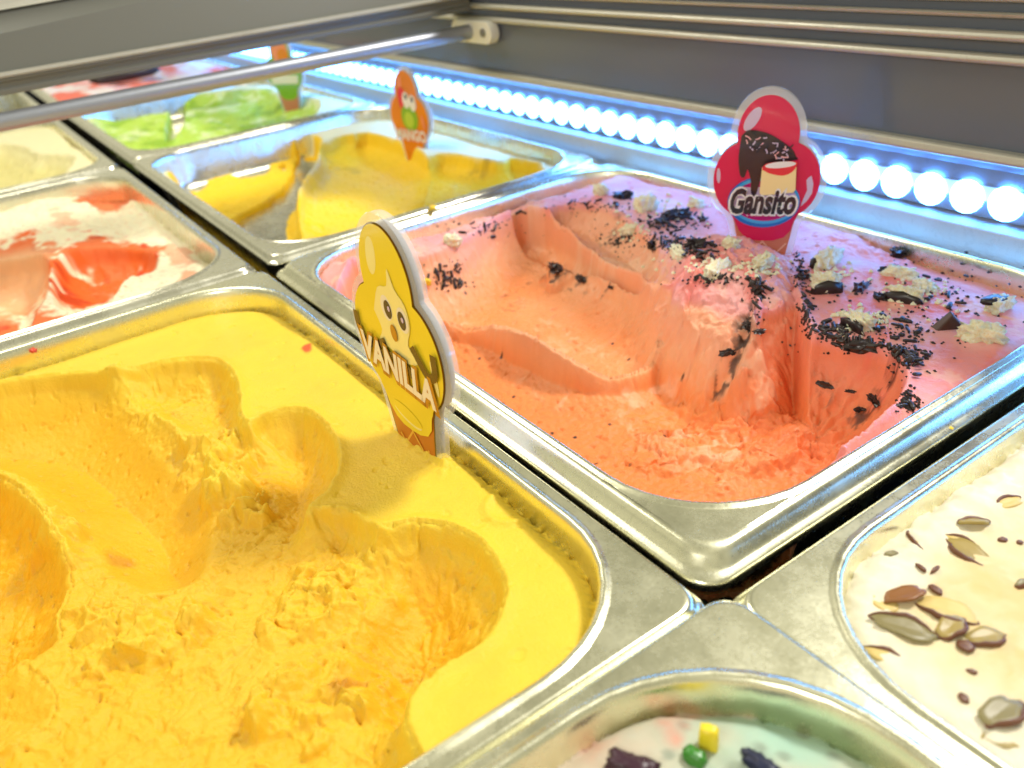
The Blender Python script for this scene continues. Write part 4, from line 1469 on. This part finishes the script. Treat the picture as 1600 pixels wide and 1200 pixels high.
def almond(px, py, size, asp, deg, label, mat='almond', skin=1.0, lift=.002, tilt=(0, 0), seed=1):
    p = A.hit(px, py)
    r = size / 2 / 780.
    vs, fs = [], []
    n_ = 26
    rings = [(0, .9), (.6, .95), (.93, .7), (1, 0), (.93, -.7), (0, -.9)]
    th = .004
    lift = lift * .6 - .0035
    for t_, h_ in rings:
        for i in range(n_):
            a = 2 * math.pi * i / n_
            e = 1 - .22 * math.cos(a) * (1 if math.cos(a) > 0 else 0)   # pointed at one end
            w = 1 + .09 * math.sin(2 * a + px) + .07 * math.sin(5 * a + py) + .04 * math.sin(9 * a + px)
            vs.append((max(t_, .02) * r * math.cos(a) * w, max(t_, .02) * r * asp * math.sin(a) * e * w, th * h_ + .25 * r * asp * (t_ * math.sin(a)) ** 2))
    for q_ in range(len(rings) - 1):
        for i in range(n_):
            j = (i + 1) % n_
            fs.append((q_ * n_ + i, q_ * n_ + j, (q_ + 1) * n_ + j, (q_ + 1) * n_ + i))
    o = fix_normals(mesh('almond_slice', vs, fs, M[mat], loc=(p[0], p[1], p[2] + lift)))
    orient(o, (0, 0, 1), ang_px(A, px, py, deg), *tilt)
    tag(o, label, 'almond slice', 'almond slices in the cream ice cream')
    if skin > 0:
        pts = []
        for i in range(13):
            a = math.pi * (1 + i / 12) if skin == 1 else math.pi * i / 12
            e = 1 - .22 * math.cos(a) * (1 if math.cos(a) > 0 else 0)
            w = 1 + .09 * math.sin(2 * a + px) + .07 * math.sin(5 * a + py) + .04 * math.sin(9 * a + px)
            pts.append(Vector((1.0 * r * math.cos(a) * w, 1.0 * r * asp * math.sin(a) * e * w, .25 * r * asp * math.sin(a) ** 2)))
        vs, fs = [], []
        for i, q_ in enumerate(pts):
            rr_ = .0032 * math.sin(math.pi * (i + .3) / 12.6) + .001
            nv_ = Vector((q_.x, q_.y, 0)).normalized()
            for k in range(6):
                a = 2 * math.pi * k / 6
                vs.append(tuple(q_ + nv_ * rr_ * math.cos(a) + Vector((0, 0, rr_ * 1.5 * math.sin(a)))))
        for i in range(12):
            for k in range(6):
                fs.append((i * 6 + k, i * 6 + (k + 1) % 6, (i + 1) * 6 + (k + 1) % 6, (i + 1) * 6 + k))
        fix_normals(mesh('brown_skin', vs, fs, M['almond_skin'], o))
    return o


almond(1521, 820, 40, .6, 0, 'yellow almond slice with a broad dark brown lower edge, in the upper right', tilt=(.5, 0), lift=.012)
almond(1512, 862, 66, .5, -32, 'large olive gold almond slice below the brown edged one', 'almond', 2)
almond(1500, 845, 40, .3, -18, 'thin almond sliver lying over the large olive gold slice', 'almond_pale', 1)
almond(1438, 845, 54, .34, -48, 'half sunken pale yellow almond slice left of the large olive gold one', 'almond_pale', 2, lift=-.004)
almond(1412, 936, 58, .48, 28, 'rusty brown leaf shaped almond slice in the cluster', 'almond_rust', 0, lift=.012, tilt=(.2, .15))
almond(1382, 942, 40, .7, -60, 'pale yellow almond slice left of the rusty brown one', 'almond_pale', 0, lift=0)
almond(1411, 984, 76, .42, -38, 'long olive grey almond slice lying below the rusty brown one', 'almond_grey', 1, lift=.01)
almond(1478, 955, 66, .62, -18, 'wide yellowish almond slice with a thin dark upper edge in the cluster', 'almond_pale', 2)
almond(1484, 985, 44, .7, 40, 'almond slice with a dark brown crescent edge at the right of the cluster', 'almond', 2, lift=.010)
almond(1538, 997, 52, .5, 8, 'pale brown almond slice right of the cluster', 'almond', 2)
almond(1507, 1014, 22, .7, -30, 'tiny purple brown nut chip below the pale brown slice', 'almond_skin', 0, lift=.012)
almond(1461, 924, 20, .5, -30, 'small brown chip above the wide yellowish slice', 'almond_skin', 0, lift=.010)
almond(1438, 892, 18, .3, -38, 'left one of two short dark nut splinters above the cluster', 'almond_skin', 0, lift=.010)
almond(1460, 894, 18, .3, 40, 'right one of two short dark nut splinters above the cluster', 'almond_skin', 0, lift=.010)
almond(1391, 868, 20, .45, 15, 'small olive nut chip at the left, above the cluster', 'almond_grey', 0)
almond(1562, 1118, 58, .55, 35, 'olive almond slice standing out at the lower right', 'almond_grey', 2, lift=.012)
almond(1562, 1156, 40, .4, -10, 'half sunken almond slice below the olive one at the lower right', 'almond', 0, lift=-.003)
almond(1385, 1027, 50, .42, -22, 'faint sunken yellow almond slice at the lower left of the cluster', 'almond_pale', 1, lift=-.004)
almond(1505, 1092, 14, .7, -40, 'small brown nut crumb above the olive slice at the lower right', 'almond_skin', 0, lift=.006)
almond(1517, 1053, 12, .5, -10, 'tiny brown nut crumb below the cluster', 'almond_skin', 0, lift=.006)
almond(1576, 788, 48, .4, 15, 'pale almond slice at the top right by the rim', 'almond_pale', 1)
almond(1566, 846, 12, .8, 0, 'dark nut crumb left of two at the right edge of the photo', 'almond_skin', 0, lift=.006)
almond(1593, 849, 9, .8, 0, 'dark nut crumb at the right edge of the photo', 'almond_skin', 0, lift=.006)
almond(1596, 914, 22, .5, 20, 'dark nut slice cut by the right edge of the photo', 'almond_grey', 2, lift=.006)
almond(1307, 948, 10, .7, 20, 'lone nut crumb near the curved left rim', 'almond_skin', 0, lift=.004)
almond(1388, 787, 14, .3, -10, 'thin nut crumb near the upper left rim', 'almond_skin', 0, lift=.004)

# ------------------------------------------------------------------ candies in the bottom pan and small spills
M['yellow_candy'] = plain('yellow_candy', (.85, .68, .03), .35)
M['green_candy'] = plain('green_candy', (.04, .22, .02), .3)
M['purple_candy'] = plain('dark_purple_candy', (.05, .015, .03), .35)
M['navy_candy'] = plain('navy_candy', (.015, .02, .06), .4)
M['red_smear'] = plain('red_sauce', (.72, .07, .02), .35)
M['mango_smear'] = plain('mango_smear', (.92, .62, .04), .5)


def lump(name, F_, px, py, rx, ry, rz, mat, label, cat, deg=0, seed=1, z=None, boxy=.3, rough=.2, tilt=0):
    p = F_.hit(px, py) if F_ is not None else np.array([*P(px, py, z), z])
    o = mesh(name, *blob(rx, ry, rz, seed, sub=3, rough=rough, box_=boxy), M[mat], loc=(p[0], p[1], p[2] + rz * .5))
    o.rotation_euler = (tilt, 0, math.radians(deg))
    return tag(o, label, cat)


lump('candy', B, 1107, 1168, .016, .010, .030, 'yellow_candy', 'yellow candy block standing in the pale ice cream at the bottom', 'candy', 36, 3, boxy=.9, rough=.04)
lump('candy', B, 1085, 1190, .018, .012, .014, 'green_candy', 'small green candy beside the yellow block at the bottom edge', 'candy', 20, 4)
lump('candy', B, 985, 1196, .034, .016, .008, 'purple_candy', 'dark purple candy lump at the bottom edge, left of the green candy', 'candy', 35, 5, rough=.5)
lump('candy', B, 1190, 1198, .028, .014, .008, 'navy_candy', 'navy blue candy lump at the bottom edge, right of the yellow block', 'candy', 10, 6, rough=.5)
lump('sauce_drip', None, 52, 549, .014, .009, .006, 'red_smear', 'small red sauce drip on the steel rim between two pans at the left', 'drip', 20, 7, z=.003, rough=.5)
lump('mango_crumb', None, 677, 326, .014, .012, .009, 'mango_smear', 'yellow mango crumb stuck on the front rim of the mango pan', 'crumb', 20, 8, z=.006, rough=.5)
lump('vanilla_crumb', G, 668, 447, .016, .012, .012, 'mango_smear', 'yellow crumb on the pink ice cream beside the yellow sign', 'crumb', 20, 9, rough=.5)
lump('nut_crumb', None, 1485, 672, .006, .005, .005, 'mango_smear', 'tiny golden crumb in the gap between the pink and the cream pan', 'crumb', 20, 10, z=-.03, rough=.3)
lump('scoop_handle', None, 197, 122, .30, .07, .05, 'choc', 'black rounded handle lying on the red ice cream in the farthest pan', 'handle', 88, 11, z=.02, rough=.03)
